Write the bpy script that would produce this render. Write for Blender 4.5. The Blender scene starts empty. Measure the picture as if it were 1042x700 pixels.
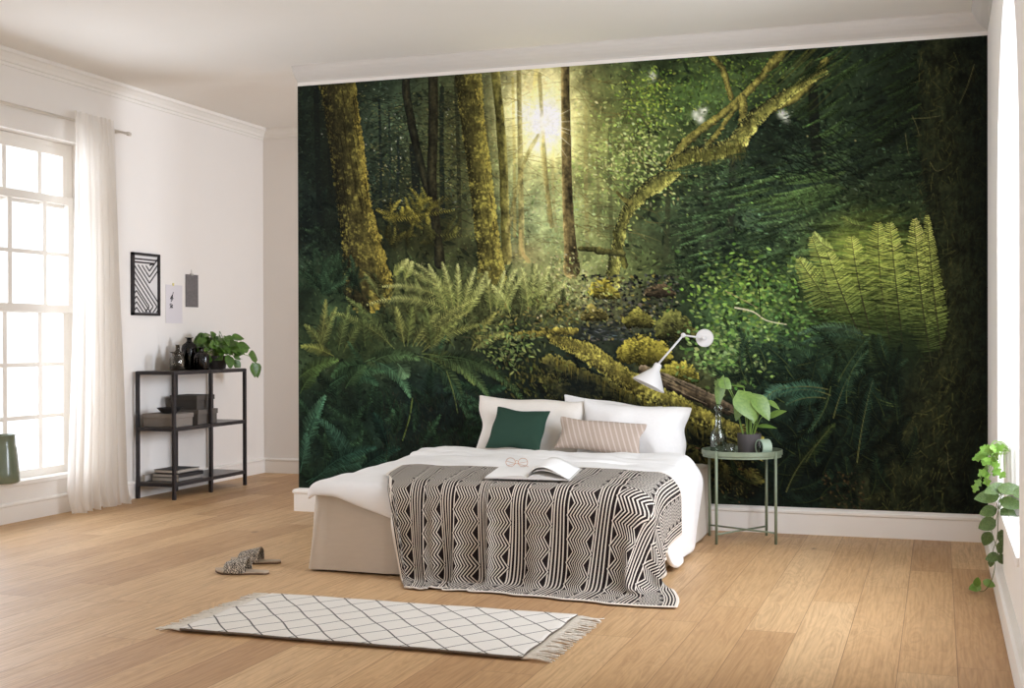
import bpy, math, random
import numpy as np
from mathutils import Vector, Matrix
from mathutils.bvhtree import BVHTree

S = bpy.context.scene
COL = S.collection
R = math.radians

# ------------------------------------------------------------------ camera, light, exposure
YAW, PITCH, ROLL, FPX = 0.3255, -0.0037, -0.0024, 1288.27
EYE = np.array([0.0, 0.0, 1.2])
_fw = np.array([-math.sin(YAW) * math.cos(PITCH), math.cos(YAW) * math.cos(PITCH), math.sin(PITCH)])
_rt = np.array([math.cos(YAW), math.sin(YAW), 0.0])
_up = np.cross(_rt, _fw)
_r2 = math.cos(ROLL) * _rt + math.sin(ROLL) * _up
_u2 = -math.sin(ROLL) * _rt + math.cos(ROLL) * _up
cd = bpy.data.cameras.new('camera')
cd.sensor_width = 36.0
cd.lens = 36.0 * FPX / 1042.0
cd.clip_start = 0.05
cam = bpy.data.objects.new('camera', cd)
M4 = Matrix.Identity(4)
for _i in range(3):
    M4[_i][0], M4[_i][1], M4[_i][2], M4[_i][3] = _r2[_i], _u2[_i], -_fw[_i], EYE[_i]
cam.matrix_world = M4
COL.objects.link(cam)
S.camera = cam

S.view_settings.view_transform = 'Standard'
S.view_settings.look = 'None'
S.view_settings.gamma = 1.0
S.view_settings.use_curve_mapping = False
S.view_settings.exposure = -0.34
S.cycles.max_bounces = 10
S.cycles.diffuse_bounces = 6
S.cycles.transparent_max_bounces = 16
S.cycles.sample_clamp_indirect = 6.0
S.cycles.use_denoising = True
S.cycles.caustics_reflective = False
S.cycles.caustics_refractive = False

world = bpy.data.worlds.new('world')
S.world = world
world.use_nodes = True
world.node_tree.nodes['Background'].inputs[0].default_value = (0.95, 0.975, 1.0, 1)
world.node_tree.nodes['Background'].inputs[1].default_value = 1.7


def daylight(name, loc, target, sx, sy, power, color):
    l = bpy.data.lights.new(name, 'AREA')
    l.shape = 'RECTANGLE'
    l.size, l.size_y = sx, sy
    l.energy = power
    l.color = color
    o = bpy.data.objects.new(name, l)
    o.location = loc
    d = Vector(target) - Vector(loc)
    o.rotation_euler = d.to_track_quat('-Z', 'Y').to_euler()
    COL.objects.link(o)
    return o


# soft daylight outside seen and unseen windows, plus an added fill for the recess
SKY = (0.815, 0.885, 1.0)
daylight('daylight_left', (-6.75, 6.6, 1.6), (-3.0, 6.4, 1.7), 2.2, 2.6, 195, SKY)
daylight('daylight_left', (-6.75, 3.6, 1.6), (-3.0, 3.8, 1.7), 2.2, 2.6, 20, SKY)
daylight('daylight_left', (-6.75, 0.8, 1.6), (-3.0, 1.0, 1.7), 2.2, 2.6, 390, SKY)
daylight('daylight_right', (1.10, 5.40, 1.8), (-0.8, 7.9, 0.3), 1.9, 2.4, 250, SKY)
daylight('daylight_right', (1.15, 5.75, 2.1), (-1.0, 6.3, 0.0), 1.9, 2.4, 70, SKY)
daylight('recess_fill', (1.3, 9.15, 1.8), (-4.0, 9.3, 1.3), 1.0, 2.0, 250, SKY)  # added lamp, out of view, to brighten the recess

# ------------------------------------------------------------------ measured room
D, XL, XR = 7.945, -4.264, 0.2705          # mural wall plane, its free end, the right wall
LW, DB, ZC = -5.798, 10.143, 3.103         # left wall, recess wall, ceiling
ZT, ZB = 2.978, 0.162                      # mural top and bottom
YR = -1.6                                  # rear wall


# ------------------------------------------------------------------ materials
def lin(c):
    if isinstance(c, str):
        c = tuple(int(c[i:i + 2], 16) / 255 for i in (0, 2, 4))
    return tuple(x / 12.92 if x <= 0.04045 else ((x + 0.055) / 1.055) ** 2.4 for x in c)


def new_mat(name):
    m = bpy.data.materials.new(name)
    m.use_nodes = True
    nt = m.node_tree
    return m, nt, nt.nodes['Principled BSDF']


def nd(nt, kind, **kw):
    n = nt.nodes.new(kind)
    for k, v in kw.items():
        setattr(n, k, v)
    return n


def mth(nt, op, a, b=None, c=None, clamp=False):
    n = nt.nodes.new('ShaderNodeMath')
    n.operation = op
    n.use_clamp = clamp
    for i, v in enumerate((a, b, c)):
        if v is None:
            continue
        if isinstance(v, (int, float)):
            n.inputs[i].default_value = v
        else:
            nt.links.new(v, n.inputs[i])
    return n.outputs[0]


def mixc(nt, f, a, b, blend='MIX'):
    n = nt.nodes.new('ShaderNodeMix')
    n.data_type = 'RGBA'
    n.blend_type = blend
    for i, v in ((0, f), (6, a), (7, b)):
        if isinstance(v, (int, float)):
            n.inputs[i].default_value = v
        elif isinstance(v, tuple):
            n.inputs[i].default_value = (*v[:3], 1)
        else:
            nt.links.new(v, n.inputs[i])
    return n.outputs[2]


def plain(name, col, rough=0.6, metal=0.0, var=0.06, vscale=8.0, bump=0.0, bscale=60.0, coat=0.0, sheen=0.0, stretch=None):
    m, nt, b = new_mat(name)
    c = lin(col)
    tc = nd(nt, 'ShaderNodeTexCoord')
    src = tc.outputs['Object']
    if stretch:
        mp = nd(nt, 'ShaderNodeMapping')
        mp.inputs['Scale'].default_value = stretch
        nt.links.new(src, mp.inputs[0])
        src = mp.outputs[0]
    no = nd(nt, 'ShaderNodeTexNoise')
    no.inputs['Scale'].default_value = vscale
    no.inputs['Detail'].default_value = 4
    nt.links.new(src, no.inputs['Vector'])
    f = mth(nt, 'MULTIPLY_ADD', no.outputs[0], 2 * var, 1 - var)
    mul = nd(nt, 'ShaderNodeVectorMath', operation='SCALE')
    mul.inputs[0].default_value = c
    nt.links.new(f, mul.inputs['Scale'])
    nt.links.new(mul.outputs[0], b.inputs['Base Color'])
    b.inputs['Roughness'].default_value = rough
    b.inputs['Metallic'].default_value = metal
    b.inputs['Coat Weight'].default_value = coat
    b.inputs['Sheen Weight'].default_value = sheen
    if bump:
        n2 = nd(nt, 'ShaderNodeTexNoise')
        n2.inputs['Scale'].default_value = bscale
        n2.inputs['Detail'].default_value = 3
        nt.links.new(src, n2.inputs['Vector'])
        bp = nd(nt, 'ShaderNodeBump')
        bp.inputs['Strength'].default_value = bump
        bp.inputs['Distance'].default_value = 0.01
        nt.links.new(n2.outputs[0], bp.inputs['Height'])
        nt.links.new(bp.outputs[0], b.inputs['Normal'])
    return m


def thin_glass(name, tint, opacity=0.06, rough=0.02, fres=0.35):
    """clear sheet or blown glass that lets light and shadow rays through"""
    m, nt, b = new_mat(name)
    nt.nodes.remove(b)
    out = nt.nodes['Material Output']
    tr = nd(nt, 'ShaderNodeBsdfTransparent')
    tr.inputs[0].default_value = (*lin(tint), 1)
    gl = nd(nt, 'ShaderNodeBsdfGlossy')
    gl.inputs['Roughness'].default_value = rough
    lw = nd(nt, 'ShaderNodeLayerWeight')
    lw.inputs[0].default_value = fres
    no = nd(nt, 'ShaderNodeTexNoise')
    no.inputs['Scale'].default_value = 14
    f = mth(nt, 'ADD', mth(nt, 'MULTIPLY', lw.outputs['Fresnel'], 0.55), mth(nt, 'MULTIPLY', no.outputs[0], opacity), clamp=True)
    mx = nd(nt, 'ShaderNodeMixShader')
    nt.links.new(f, mx.inputs[0])
    nt.links.new(tr.outputs[0], mx.inputs[1])
    nt.links.new(gl.outputs[0], mx.inputs[2])
    nt.links.new(mx.outputs[0], out.inputs[0])
    return m


def floor_material():
    m, nt, b = new_mat('oak_boards')
    geo = nd(nt, 'ShaderNodeNewGeometry')
    sp = nd(nt, 'ShaderNodeSeparateXYZ')
    nt.links.new(geo.outputs['Position'], sp.inputs[0])
    x, y = sp.outputs[0], sp.outputs[1]
    W, L = 0.205, 2.1
    xs = mth(nt, 'DIVIDE', mth(nt, 'ADD', x, 20.03), W)
    ix = mth(nt, 'FLOOR', xs)
    fx = mth(nt, 'FRACT', xs)
    w1 = nd(nt, 'ShaderNodeTexWhiteNoise', noise_dimensions='1D')
    nt.links.new(ix, w1.inputs['W'])
    ys = mth(nt, 'ADD', mth(nt, 'DIVIDE', mth(nt, 'ADD', y, 20.0), L), mth(nt, 'MULTIPLY', w1.outputs[0], 7.3))
    iy = mth(nt, 'FLOOR', ys)
    fy = mth(nt, 'FRACT', ys)
    cid = nd(nt, 'ShaderNodeCombineXYZ')
    nt.links.new(ix, cid.inputs[0])
    nt.links.new(iy, cid.inputs[1])
    w2 = nd(nt, 'ShaderNodeTexWhiteNoise', noise_dimensions='3D')
    nt.links.new(cid.outputs[0], w2.inputs['Vector'])
    rnd = w2.outputs['Value']
    # grain coordinates: stretched along the board, shifted per board
    g = nd(nt, 'ShaderNodeCombineXYZ')
    nt.links.new(mth(nt, 'ADD', mth(nt, 'MULTIPLY', x, 1.0), mth(nt, 'MULTIPLY', rnd, 31.0)), g.inputs[0])
    nt.links.new(mth(nt, 'ADD', mth(nt, 'MULTIPLY', y, 0.11), mth(nt, 'MULTIPLY', rnd, 17.0)), g.inputs[1])
    nt.links.new(rnd, g.inputs[2])
    n1 = nd(nt, 'ShaderNodeTexNoise')
    n1.inputs['Scale'].default_value = 11
    n1.inputs['Detail'].default_value = 5
    n1.inputs['Distortion'].default_value = 1.2
    nt.links.new(g.outputs[0], n1.inputs['Vector'])
    # cathedral figure: contour lines of a soft noise
    rings = mth(nt, 'FRACT', mth(nt, 'MULTIPLY', n1.outputs[0], 9.0))
    rings = mth(nt, 'ABSOLUTE', mth(nt, 'SUBTRACT', rings, 0.5))
    g2 = nd(nt, 'ShaderNodeCombineXYZ')
    nt.links.new(mth(nt, 'ADD', x, mth(nt, 'MULTIPLY', rnd, 31.0)), g2.inputs[0])
    nt.links.new(mth(nt, 'MULTIPLY_ADD', y, 0.030, mth(nt, 'MULTIPLY', rnd, 5.0)), g2.inputs[1])
    fine = nd(nt, 'ShaderNodeTexNoise')
    fine.inputs['Scale'].default_value = 85
    fine.inputs['Detail'].default_value = 4
    nt.links.new(g2.outputs[0], fine.inputs['Vector'])
    big = nd(nt, 'ShaderNodeTexNoise')
    big.inputs['Scale'].default_value = 1.7
    nt.links.new(geo.outputs['Position'], big.inputs['Vector'])
    ramp = nd(nt, 'ShaderNodeValToRGB')
    e = ramp.color_ramp.elements
    e[0].position, e[0].color = 0.0, (*lin('b18a63'), 1)
    e[1].position, e[1].color = 1.0, (*lin('d8b68b'), 1)
    k = e.new(0.5)
    k.color = (*lin('c8a276'), 1)
    tone = mth(nt, 'ADD', mth(nt, 'MULTIPLY', rnd, 0.75), mth(nt, 'MULTIPLY', big.outputs[0], 0.25))
    nt.links.new(tone, ramp.inputs[0])
    c = ramp.outputs[0]
    fa = mth(nt, 'MULTIPLY', mth(nt, 'SUBTRACT', 0.5, rings), 1.0)
    c = mixc(nt, mth(nt, 'MULTIPLY', fa, n1.outputs[0]), c, lin('805d3e'))
    c = mixc(nt, mth(nt, 'MULTIPLY', mth(nt, 'SUBTRACT', fine.outputs[0], 0.46, clamp=True), 1.3, clamp=True), c, lin('826040'))
    # knots
    kv = nd(nt, 'ShaderNodeTexVoronoi')
    kv.inputs['Scale'].default_value = 1.0
    kc = nd(nt, 'ShaderNodeCombineXYZ')
    nt.links.new(mth(nt, 'MULTIPLY', x, 2.3), kc.inputs[0])
    nt.links.new(mth(nt, 'MULTIPLY', y, 1.25), kc.inputs[1])
    nt.links.new(kc.outputs[0], kv.inputs['Vector'])
    kn = mth(nt, 'SUBTRACT', 1.0, mth(nt, 'DIVIDE', kv.outputs['Distance'], 0.055), clamp=True)
    c = mixc(nt, mth(nt, 'MULTIPLY', kn, 0.85, clamp=True), c, lin('54402f'))
    # joints
    ex = mth(nt, 'LESS_THAN', fx, 0.014)
    ey = mth(nt, 'LESS_THAN', fy, 0.0014)
    ed = mth(nt, 'MAXIMUM', ex, ey)
    c = mixc(nt, mth(nt, 'MULTIPLY', ed, 0.7), c, lin('6d4c30'))
    nt.links.new(c, b.inputs['Base Color'])
    rg = mth(nt, 'MULTIPLY_ADD', fine.outputs[0], 0.25, 0.36)
    nt.links.new(rg, b.inputs['Roughness'])
    b.inputs['Specular IOR Level'].default_value = 0.35
    bp = nd(nt, 'ShaderNodeBump')
    bp.inputs['Strength'].default_value = 0.12
    bp.inputs['Distance'].default_value = 0.004
    nt.links.new(mth(nt, 'SUBTRACT', fine.outputs[0], ed), bp.inputs['Height'])
    nt.links.new(bp.outputs[0], b.inputs['Normal'])
    return m


def uvmap(nt):
    u = nd(nt, 'ShaderNodeUVMap')
    u.uv_map = 'cloth'
    s = nd(nt, 'ShaderNodeSeparateXYZ')
    nt.links.new(u.outputs[0], s.inputs[0])
    return s.outputs[0], s.outputs[1]


def tri_wave(nt, v, period):
    f = mth(nt, 'FRACT', mth(nt, 'DIVIDE', v, period))
    return mth(nt, 'ABSOLUTE', mth(nt, 'SUBTRACT', mth(nt, 'MULTIPLY', f, 2.0), 1.0))   # 0..1


def fabric_finish(nt, b, scale, strength=0.25):
    u, v = uvmap(nt)
    wu = mth(nt, 'SINE', mth(nt, 'MULTIPLY', u, scale))
    wv = mth(nt, 'SINE', mth(nt, 'MULTIPLY', v, scale))
    bp = nd(nt, 'ShaderNodeBump')
    bp.inputs['Strength'].default_value = strength
    bp.inputs['Distance'].default_value = 0.002
    nt.links.new(mth(nt, 'MULTIPLY', wu, wv), bp.inputs['Height'])
    nt.links.new(bp.outputs[0], b.inputs['Normal'])
    b.inputs['Roughness'].default_value = 0.92
    b.inputs['Specular IOR Level'].default_value = 0.15


THROW_W, THROW_L = 1.78, 1.26


def throw_material():
    """knitted zigzag: columns of nested vertical chevrons between straight stripes"""
    m, nt, b = new_mat('zigzag_knit')
    u, v = uvmap(nt)
    P, ZP = 0.215, 0.098
    line = 0.0154
    uu = mth(nt, 'MODULO', mth(nt, 'ADD', u, 0.0), P)                       # metres inside a column
    strip_w = 0.0616
    in_strip = mth(nt, 'LESS_THAN', uu, strip_w)
    s_strip = mth(nt, 'LESS_THAN', mth(nt, 'FRACT', mth(nt, 'DIVIDE', uu, line)), 0.40)
    cu = mth(nt, 'SUBTRACT', uu, strip_w)                                     # 0 .. P - strip_w
    tw = tri_wave(nt, v, ZP)
    t = mth(nt, 'SUBTRACT', cu, mth(nt, 'MULTIPLY', tw, 0.035))
    s_zig = mth(nt, 'LESS_THAN', mth(nt, 'FRACT', mth(nt, 'DIVIDE', mth(nt, 'ADD', t, 0.2), line)), 0.40)
    lo = mth(nt, 'GREATER_THAN', t, 0.0)
    hi = mth(nt, 'LESS_THAN', t, P - strip_w - 0.035)
    inside = mth(nt, 'MULTIPLY', lo, hi)
    # black triangles at both sides, each with one straight line in it
    tl = mth(nt, 'LESS_THAN', mth(nt, 'ABSOLUTE', mth(nt, 'SUBTRACT', cu, 0.008)), 0.003)
    tr2 = mth(nt, 'LESS_THAN', mth(nt, 'ABSOLUTE', mth(nt, 'SUBTRACT', cu, P - strip_w - 0.008)), 0.003)
    s_tri = mth(nt, 'MAXIMUM', tl, tr2)
    zig = mth(nt, 'ADD', mth(nt, 'MULTIPLY', inside, s_zig), mth(nt, 'MULTIPLY', mth(nt, 'SUBTRACT', 1.0, inside), s_tri))
    pat = mth(nt, 'ADD', mth(nt, 'MULTIPLY', in_strip, s_strip), mth(nt, 'MULTIPLY', mth(nt, 'SUBTRACT', 1.0, in_strip), zig))
    # plain cream hem
    e1 = mth(nt, 'LESS_THAN', mth(nt, 'MINIMUM', u, mth(nt, 'SUBTRACT', THROW_W, u)), 0.016)
    e2 = mth(nt, 'LESS_THAN', mth(nt, 'MINIMUM', v, mth(nt, 'SUBTRACT', THROW_L, v)), 0.020)
    pat = mth(nt, 'MAXIMUM', pat, mth(nt, 'MAXIMUM', e1, e2))
    c = mixc(nt, pat, lin('241c1b'), lin('d9cfc2'))
    nt.links.new(c, b.inputs['Base Color'])
    fabric_finish(nt, b, 900.0, 0.3)
    return m


def rug_material():
    m, nt, b = new_mat('diamond_rug')
    u, v = uvmap(nt)
    SP = 0.160

    def diag(k, off, w):
        d = mth(nt, 'FRACT', mth(nt, 'DIVIDE', mth(nt, 'ADD', mth(nt, 'ADD', u, mth(nt, 'MULTIPLY', v, k)), off), SP))
        d = mth(nt, 'ABSOLUTE', mth(nt, 'SUBTRACT', d, 0.5))
        return mth(nt, 'LESS_THAN', d, w)
    n = nd(nt, 'ShaderNodeTexNoise')
    n.inputs['Scale'].default_value = 190
    l = mth(nt, 'MAXIMUM', diag(0.86, 0.02, 0.030), diag(-0.72, 0.06, 0.026))
    l = mth(nt, 'MULTIPLY', l, mth(nt, 'MULTIPLY_ADD', n.outputs[0], 0.5, 0.62), clamp=True)
    base = mixc(nt, n.outputs[0], lin('d8d2c8'), lin('ece7de'))
    c = mixc(nt, l, base, lin('3c3734'))
    nt.links.new(c, b.inputs['Base Color'])
    fabric_finish(nt, b, 700.0, 0.5)
    return m


def cloth_material(name, col, wscale=1400.0, strength=0.2, stripes=None):
    m, nt, b = new_mat(name)
    n = nd(nt, 'ShaderNodeTexNoise')
    n.inputs['Scale'].default_value = 26
    n.inputs['Detail'].default_value = 5
    a = lin(col)
    c = mixc(nt, n.outputs[0], tuple(x * 0.95 for x in a), tuple(min(1, x * 1.04) for x in a))
    if stripes:
        u, v = uvmap(nt)
        w = mth(nt, 'FRACT', mth(nt, 'DIVIDE', mth(nt, 'ADD', u, mth(nt, 'MULTIPLY', v, 0.45)), stripes[1]))
        c = mixc(nt, mth(nt, 'MULTIPLY', mth(nt, 'LESS_THAN', w, 0.28), 0.6), c, lin(stripes[0]))
    nt.links.new(c, b.inputs['Base Color'])
    fabric_finish(nt, b, wscale, strength)
    return m


def sheer_material():
    m, nt, b = new_mat('sheer_curtain')
    out = nt.nodes['Material Output']
    nt.nodes.remove(b)
    df = nd(nt, 'ShaderNodeBsdfDiffuse')
    tl = nd(nt, 'ShaderNodeBsdfTranslucent')
    tp = nd(nt, 'ShaderNodeBsdfTransparent')
    n = nd(nt, 'ShaderNodeTexNoise')
    n.inputs['Scale'].default_value = 40
    c = mixc(nt, n.outputs[0], lin('f3efe9'), lin('fbf8f4'))
    nt.links.new(c, df.inputs[0])
    nt.links.new(c, tl.inputs[0])
    m1 = nd(nt, 'ShaderNodeMixShader')
    m1.inputs[0].default_value = 0.5
    nt.links.new(df.outputs[0], m1.inputs[1])
    nt.links.new(tl.outputs[0], m1.inputs[2])
    m2 = nd(nt, 'ShaderNodeMixShader')
    m2.inputs[0].default_value = 0.14
    nt.links.new(m1.outputs[0], m2.inputs[1])
    nt.links.new(tp.outputs[0], m2.inputs[2])
    nt.links.new(m2.outputs[0], out.inputs[0])
    return m


def leaf_material(name, dark, light, spot=None, rough=0.4):
    m, nt, b = new_mat(name)
    n = nd(nt, 'ShaderNodeTexNoise')
    n.inputs['Scale'].default_value = 22
    n.inputs['Detail'].default_value = 3
    c = mixc(nt, n.outputs[0], lin(dark), lin(light))
    if spot:
        n2 = nd(nt, 'ShaderNodeTexNoise')
        n2.inputs['Scale'].default_value = 120
        k = mth(nt, 'GREATER_THAN', n2.outputs[0], 0.60)
        c = mixc(nt, mth(nt, 'MULTIPLY', k, 0.65), c, lin(spot))
    nt.links.new(c, b.inputs['Base Color'])
    b.inputs['Roughness'].default_value = rough
    b.inputs['Subsurface Weight'].default_value = 0.0
    return m


WHITE = plain('wall_paint', 'ebe6e0', 0.85, var=0.01)
CEILP = plain('ceiling_paint', 'eae6df', 0.9, var=0.01)
TRIM = plain('trim_gloss', 'efebe5', 0.45, var=0.01)
SASH = plain('sash_paint', 'efeae2', 0.45, var=0.01)
CEILP_SHADED = plain('shaded_ceiling_paint', 'cbc6bf', 0.9, var=0.01)  # ceiling paint greyed to stand in for shade on the mural-side moulding
OAK = floor_material()
GLASS = thin_glass('window_glass', 'fefefe', 0.01, 0.02, 0.15)
BLACK = plain('black_metal', '2a2628', 0.5, 0.2, var=0.1)


# ------------------------------------------------------------------ mesh helpers
class MB:
    """collects shapes; build() links them as one mesh object"""

    def __init__(self):
        self.v, self.f, self.uv = [], [], []

    def add(self, vs, fs, uvs=None):
        o = len(self.v)
        self.v.extend([tuple(p) for p in vs])
        self.f.extend([tuple(i + o for i in f) for f in fs])
        self.uv.extend(uvs if uvs is not None else [(0, 0)] * len(vs))
        return self

    def box(self, lo, hi, mat=None):
        x0, y0, z0 = lo
        x1, y1, z1 = hi
        vs = [(x0, y0, z0), (x1, y0, z0), (x1, y1, z0), (x0, y1, z0), (x0, y0, z1), (x1, y0, z1), (x1, y1, z1), (x0, y1, z1)]
        if mat is not None:
            vs = [tuple(mat @ Vector(p)) for p in vs]
        return self.add(vs, [(0, 3, 2, 1), (4, 5, 6, 7), (0, 1, 5, 4), (1, 2, 6, 5), (2, 3, 7, 6), (3, 0, 4, 7)])

    def tube(self, pts, rad, n=10, cap=True):
        pts = [Vector(p) for p in pts]
        rs = rad if isinstance(rad, (list, tuple)) else [rad] * len(pts)
        vs, fs = [], []
        up = None
        for i, p in enumerate(pts):
            d = (pts[min(i + 1, len(pts) - 1)] - pts[max(i - 1, 0)])
            d = d.normalized() if d.length > 1e-9 else Vector((0, 0, 1))
            if up is None:
                up = Vector((0, 0, 1)) if abs(d.z) < 0.9 else Vector((1, 0, 0))
            a = d.cross(up)
            a.normalize()
            bb = a.cross(d)
            up = bb
            for k in range(n):
                t = 2 * math.pi * k / n
                vs.append(p + a * (rs[i] * math.cos(t)) + bb * (rs[i] * math.sin(t)))
        for i in range(len(pts) - 1):
            for k in range(n):
                k2 = (k + 1) % n
                fs.append((i * n + k, i * n + k2, (i + 1) * n + k2, (i + 1) * n + k))
        if cap:
            fs.append(tuple(range(n - 1, -1, -1)))
            fs.append(tuple((len(pts) - 1) * n + k for k in range(n)))
        return self.add(vs, fs)

    def lathe(self, prof, c=(0, 0, 0), n=32, mat=None, flute=None):
        """prof: list of (r, z); open ends with r=0 are closed with fans"""
        vs, fs = [], []
        for r, z in prof:
            for k in range(n):
                t = 2 * math.pi * k / n
                rr = max(r, 1e-5)
                if flute and r > 1e-4:
                    rr *= 1 + flute[1] * math.cos(flute[0] * t)
                vs.append(Vector((rr * math.cos(t), rr * math.sin(t), z)))
        for i in range(len(prof) - 1):
            for k in range(n):
                k2 = (k + 1) % n
                fs.append((i * n + k, i * n + k2, (i + 1) * n + k2, (i + 1) * n + k))
        if mat is not None:
            vs = [mat @ p for p in vs]
        vs = [p + Vector(c) for p in vs]
        return self.add(vs, fs)

    def sphere(self, c, r, n=16):
        prof = [(r * math.sin(math.pi * i / n), -r * math.cos(math.pi * i / n)) for i in range(n + 1)]
        return self.lathe(prof, c, 2 * n)

    def grid(self, P, closed=False, uv=None):
        P = np.asarray(P)
        a, b = P.shape[:2]
        vs = [tuple(map(float, p)) for p in P.reshape(-1, 3)]
        fs = []
        for i in range(a - 1):
            for j in range(b - 1 if not closed else b):
                j2 = (j + 1) % b
                fs.append((i * b + j, i * b + j2, (i + 1) * b + j2, (i + 1) * b + j))
        return self.add(vs, fs, None if uv is None else [tuple(map(float, q)) for q in np.asarray(uv).reshape(-1, 2)])

    def prism(self, outline, y0, y1, axis='y'):
        """outline of (a, b) extruded: axis y -> (a, y, b); x -> (x, a, b); z -> (a, b, z)"""
        n = len(outline)
        put = {'y': lambda a, b, t: (a, t, b), 'x': lambda a, b, t: (t, a, b), 'z': lambda a, b, t: (a, b, t)}[axis]
        vs = [put(a, b, y0) for a, b in outline] + [put(a, b, y1) for a, b in outline]
        fs = [tuple(range(n)), tuple(range(2 * n - 1, n - 1, -1))]
        for k in range(n):
            k2 = (k + 1) % n
            fs.append((k, k + n, k2 + n, k2))
        return self.add(vs, fs)

    def build(self, name, mat, parent=None, smooth=False, loc=None, bevel=0.0, fix=True, uv=False):
        me = bpy.data.meshes.new(name)
        org = Vector(loc) if loc is not None else (Vector(parent['_base']) if parent is not None and '_base' in parent else Vector((0, 0, 0)))
        me.from_pydata([(x - org.x, y - org.y, z - org.z) for x, y, z in self.v], [], self.f)
        if fix:
            import bmesh
            bm = bmesh.new()
            bm.from_mesh(me)
            bmesh.ops.recalc_face_normals(bm, faces=bm.faces)
            bm.to_mesh(me)
            bm.free()
        if uv:
            l = me.uv_layers.new(name='cloth')
            idx = np.empty(len(me.loops), np.int32)
            me.loops.foreach_get('vertex_index', idx)
            arr = np.asarray(self.uv, np.float32)[idx]
            l.data.foreach_set('uv', arr.ravel())
        me.materials.append(mat)
        if smooth:
            me.polygons.foreach_set('use_smooth', [True] * len(me.polygons))
        me.update()
        o = bpy.data.objects.new(name, me)
        COL.objects.link(o)
        if parent is not None:
            o.parent = parent
            o.location = org - Vector(parent['_base'])
        else:
            o.location = org
        o['_base'] = tuple(org)
        if bevel:
            b = o.modifiers.new('bevel', 'BEVEL')
            b.width = bevel
            b.segments = 2
            b.limit_method = 'ANGLE'
        return o


def tag(o, label=None, cat=None, group=None, kind=None):
    if label:
        o['label'] = label
    if cat:
        o['category'] = cat
    if group:
        o['group'] = group
    if kind:
        o['kind'] = kind
    return o


def empty(name, loc, label, cat, group=None):
    o = bpy.data.objects.new(name, None)
    o.location = loc
    o.empty_display_size = 0.05
    COL.objects.link(o)
    o['_base'] = tuple(loc)
    return tag(o, label, cat, group)


def subsurf(o, lv=1):
    s = o.modifiers.new('smooth', 'SUBSURF')
    s.levels = lv
    s.render_levels = lv
    return o


def thick(o, t, off=0.0):
    s = o.modifiers.new('thick', 'SOLIDIFY')
    s.thickness = t
    s.offset = off
    return o


def catmull(pts, n=8):
    pts = [np.array(p, float) for p in pts]
    out = []
    for i in range(len(pts) - 1):
        p0, p1, p2, p3 = pts[max(i - 1, 0)], pts[i], pts[i + 1], pts[min(i + 2, len(pts) - 1)]
        for k in range(n):
            t = k / n
            out.append(0.5 * (2 * p1 + (p2 - p0) * t + (2 * p0 - 5 * p1 + 4 * p2 - p3) * t * t + (3 * p1 - p0 - 3 * p2 + p3) * t ** 3))
    out.append(pts[-1])
    return [tuple(p) for p in out]


def struct(o):
    o['kind'] = 'structure'
    return o


# ------------------------------------------------------------------ room shell
struct(MB().box((LW - 0.6, YR - 0.3, -0.12), (XR + 0.9, DB + 0.3, 0.0)).build('floor', OAK))
struct(MB().box((LW - 0.6, YR - 0.3, ZC), (XR + 0.9, DB + 0.3, ZC + 0.15)).build('ceiling', CEILP))
TH = 0.34
LWIN = [(5.72, 7.62), (2.70, 4.60), (-0.15, 1.75)]      # left windows, y ranges
WZ0, WZ1 = 0.255, 2.60
w = MB()
ys = [YR - 0.3] + [y for p in sorted(LWIN) for y in p] + [DB + 0.3]
for i in range(0, len(ys), 2):
    w.box((LW - TH, ys[i], 0), (LW, ys[i + 1], ZC))
for y0, y1 in LWIN:
    w.box((LW - TH, y0, 0), (LW, y1, WZ0))
    w.box((LW - TH, y0, WZ1), (LW, y1, ZC))
struct(w.build('wall_left', WHITE))
struct(MB().box((XL, D, 0), (XR + TH, D + 0.32, ZC)).build('wall_back', WHITE))         # kept thin: an added bay behind it lets fill light reach the recess
struct(MB().box((LW, DB, 0), (XR + TH, DB + 0.3, ZC)).build('wall_recess', WHITE))
MBP = MB().box((XR, D + 0.32, 0), (XR + TH, 8.70, ZC)).box((XR, 9.60, 0), (XR + TH, DB, ZC)).box((XR, 8.70, 0), (XR + TH, 9.60, 0.7)).box((XR, 8.70, 2.8), (XR + TH, 9.60, ZC))
struct(MBP.build('wall_unseen_bay', WHITE))  # added unseen wall; its opening admits the recess fill
struct(MB().box((LW - TH, YR - 0.3, 0), (XR + TH, YR, ZC)).build('wall_rear', WHITE))

# right wall with round-headed window openings
RWIN = [5.755, 3.20, 0.65]
RHW, RZ0, RZS, RZH = 0.885, 0.41, 1.75, 0.97


def arch_pts(yc, n=24, inset=0.0):
    hw = RHW - inset
    p = [(yc + hw, RZ0 + inset), (yc + hw, RZS)]
    p += [(yc + hw * math.cos(math.pi * k / n), RZS + (RZH - inset) * math.sin(math.pi * k / n)) for k in range(1, n)]
    p += [(yc - hw, RZS), (yc - hw, RZ0 + inset)]
    return p


w = MB()
edges = [D] + [y for c in RWIN for y in (c + RHW, c - RHW)] + [YR - 0.3]
for i in range(0, len(edges), 2):
    w.box((XR, edges[i + 1], 0), (XR + TH, edges[i], ZC))
for yc in RWIN:
    w.box((XR, yc - RHW, 0), (XR + TH, yc + RHW, RZ0))
    head = [(y, z) for y, z in arch_pts(yc) if z >= RZS - 1e-6]
    for a, b in zip(head[:-1], head[1:]):
        w.prism([a, b, (b[0], ZC), (a[0], ZC)], XR, XR + TH, 'x')
struct(w.build('wall_right', WHITE))


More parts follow.
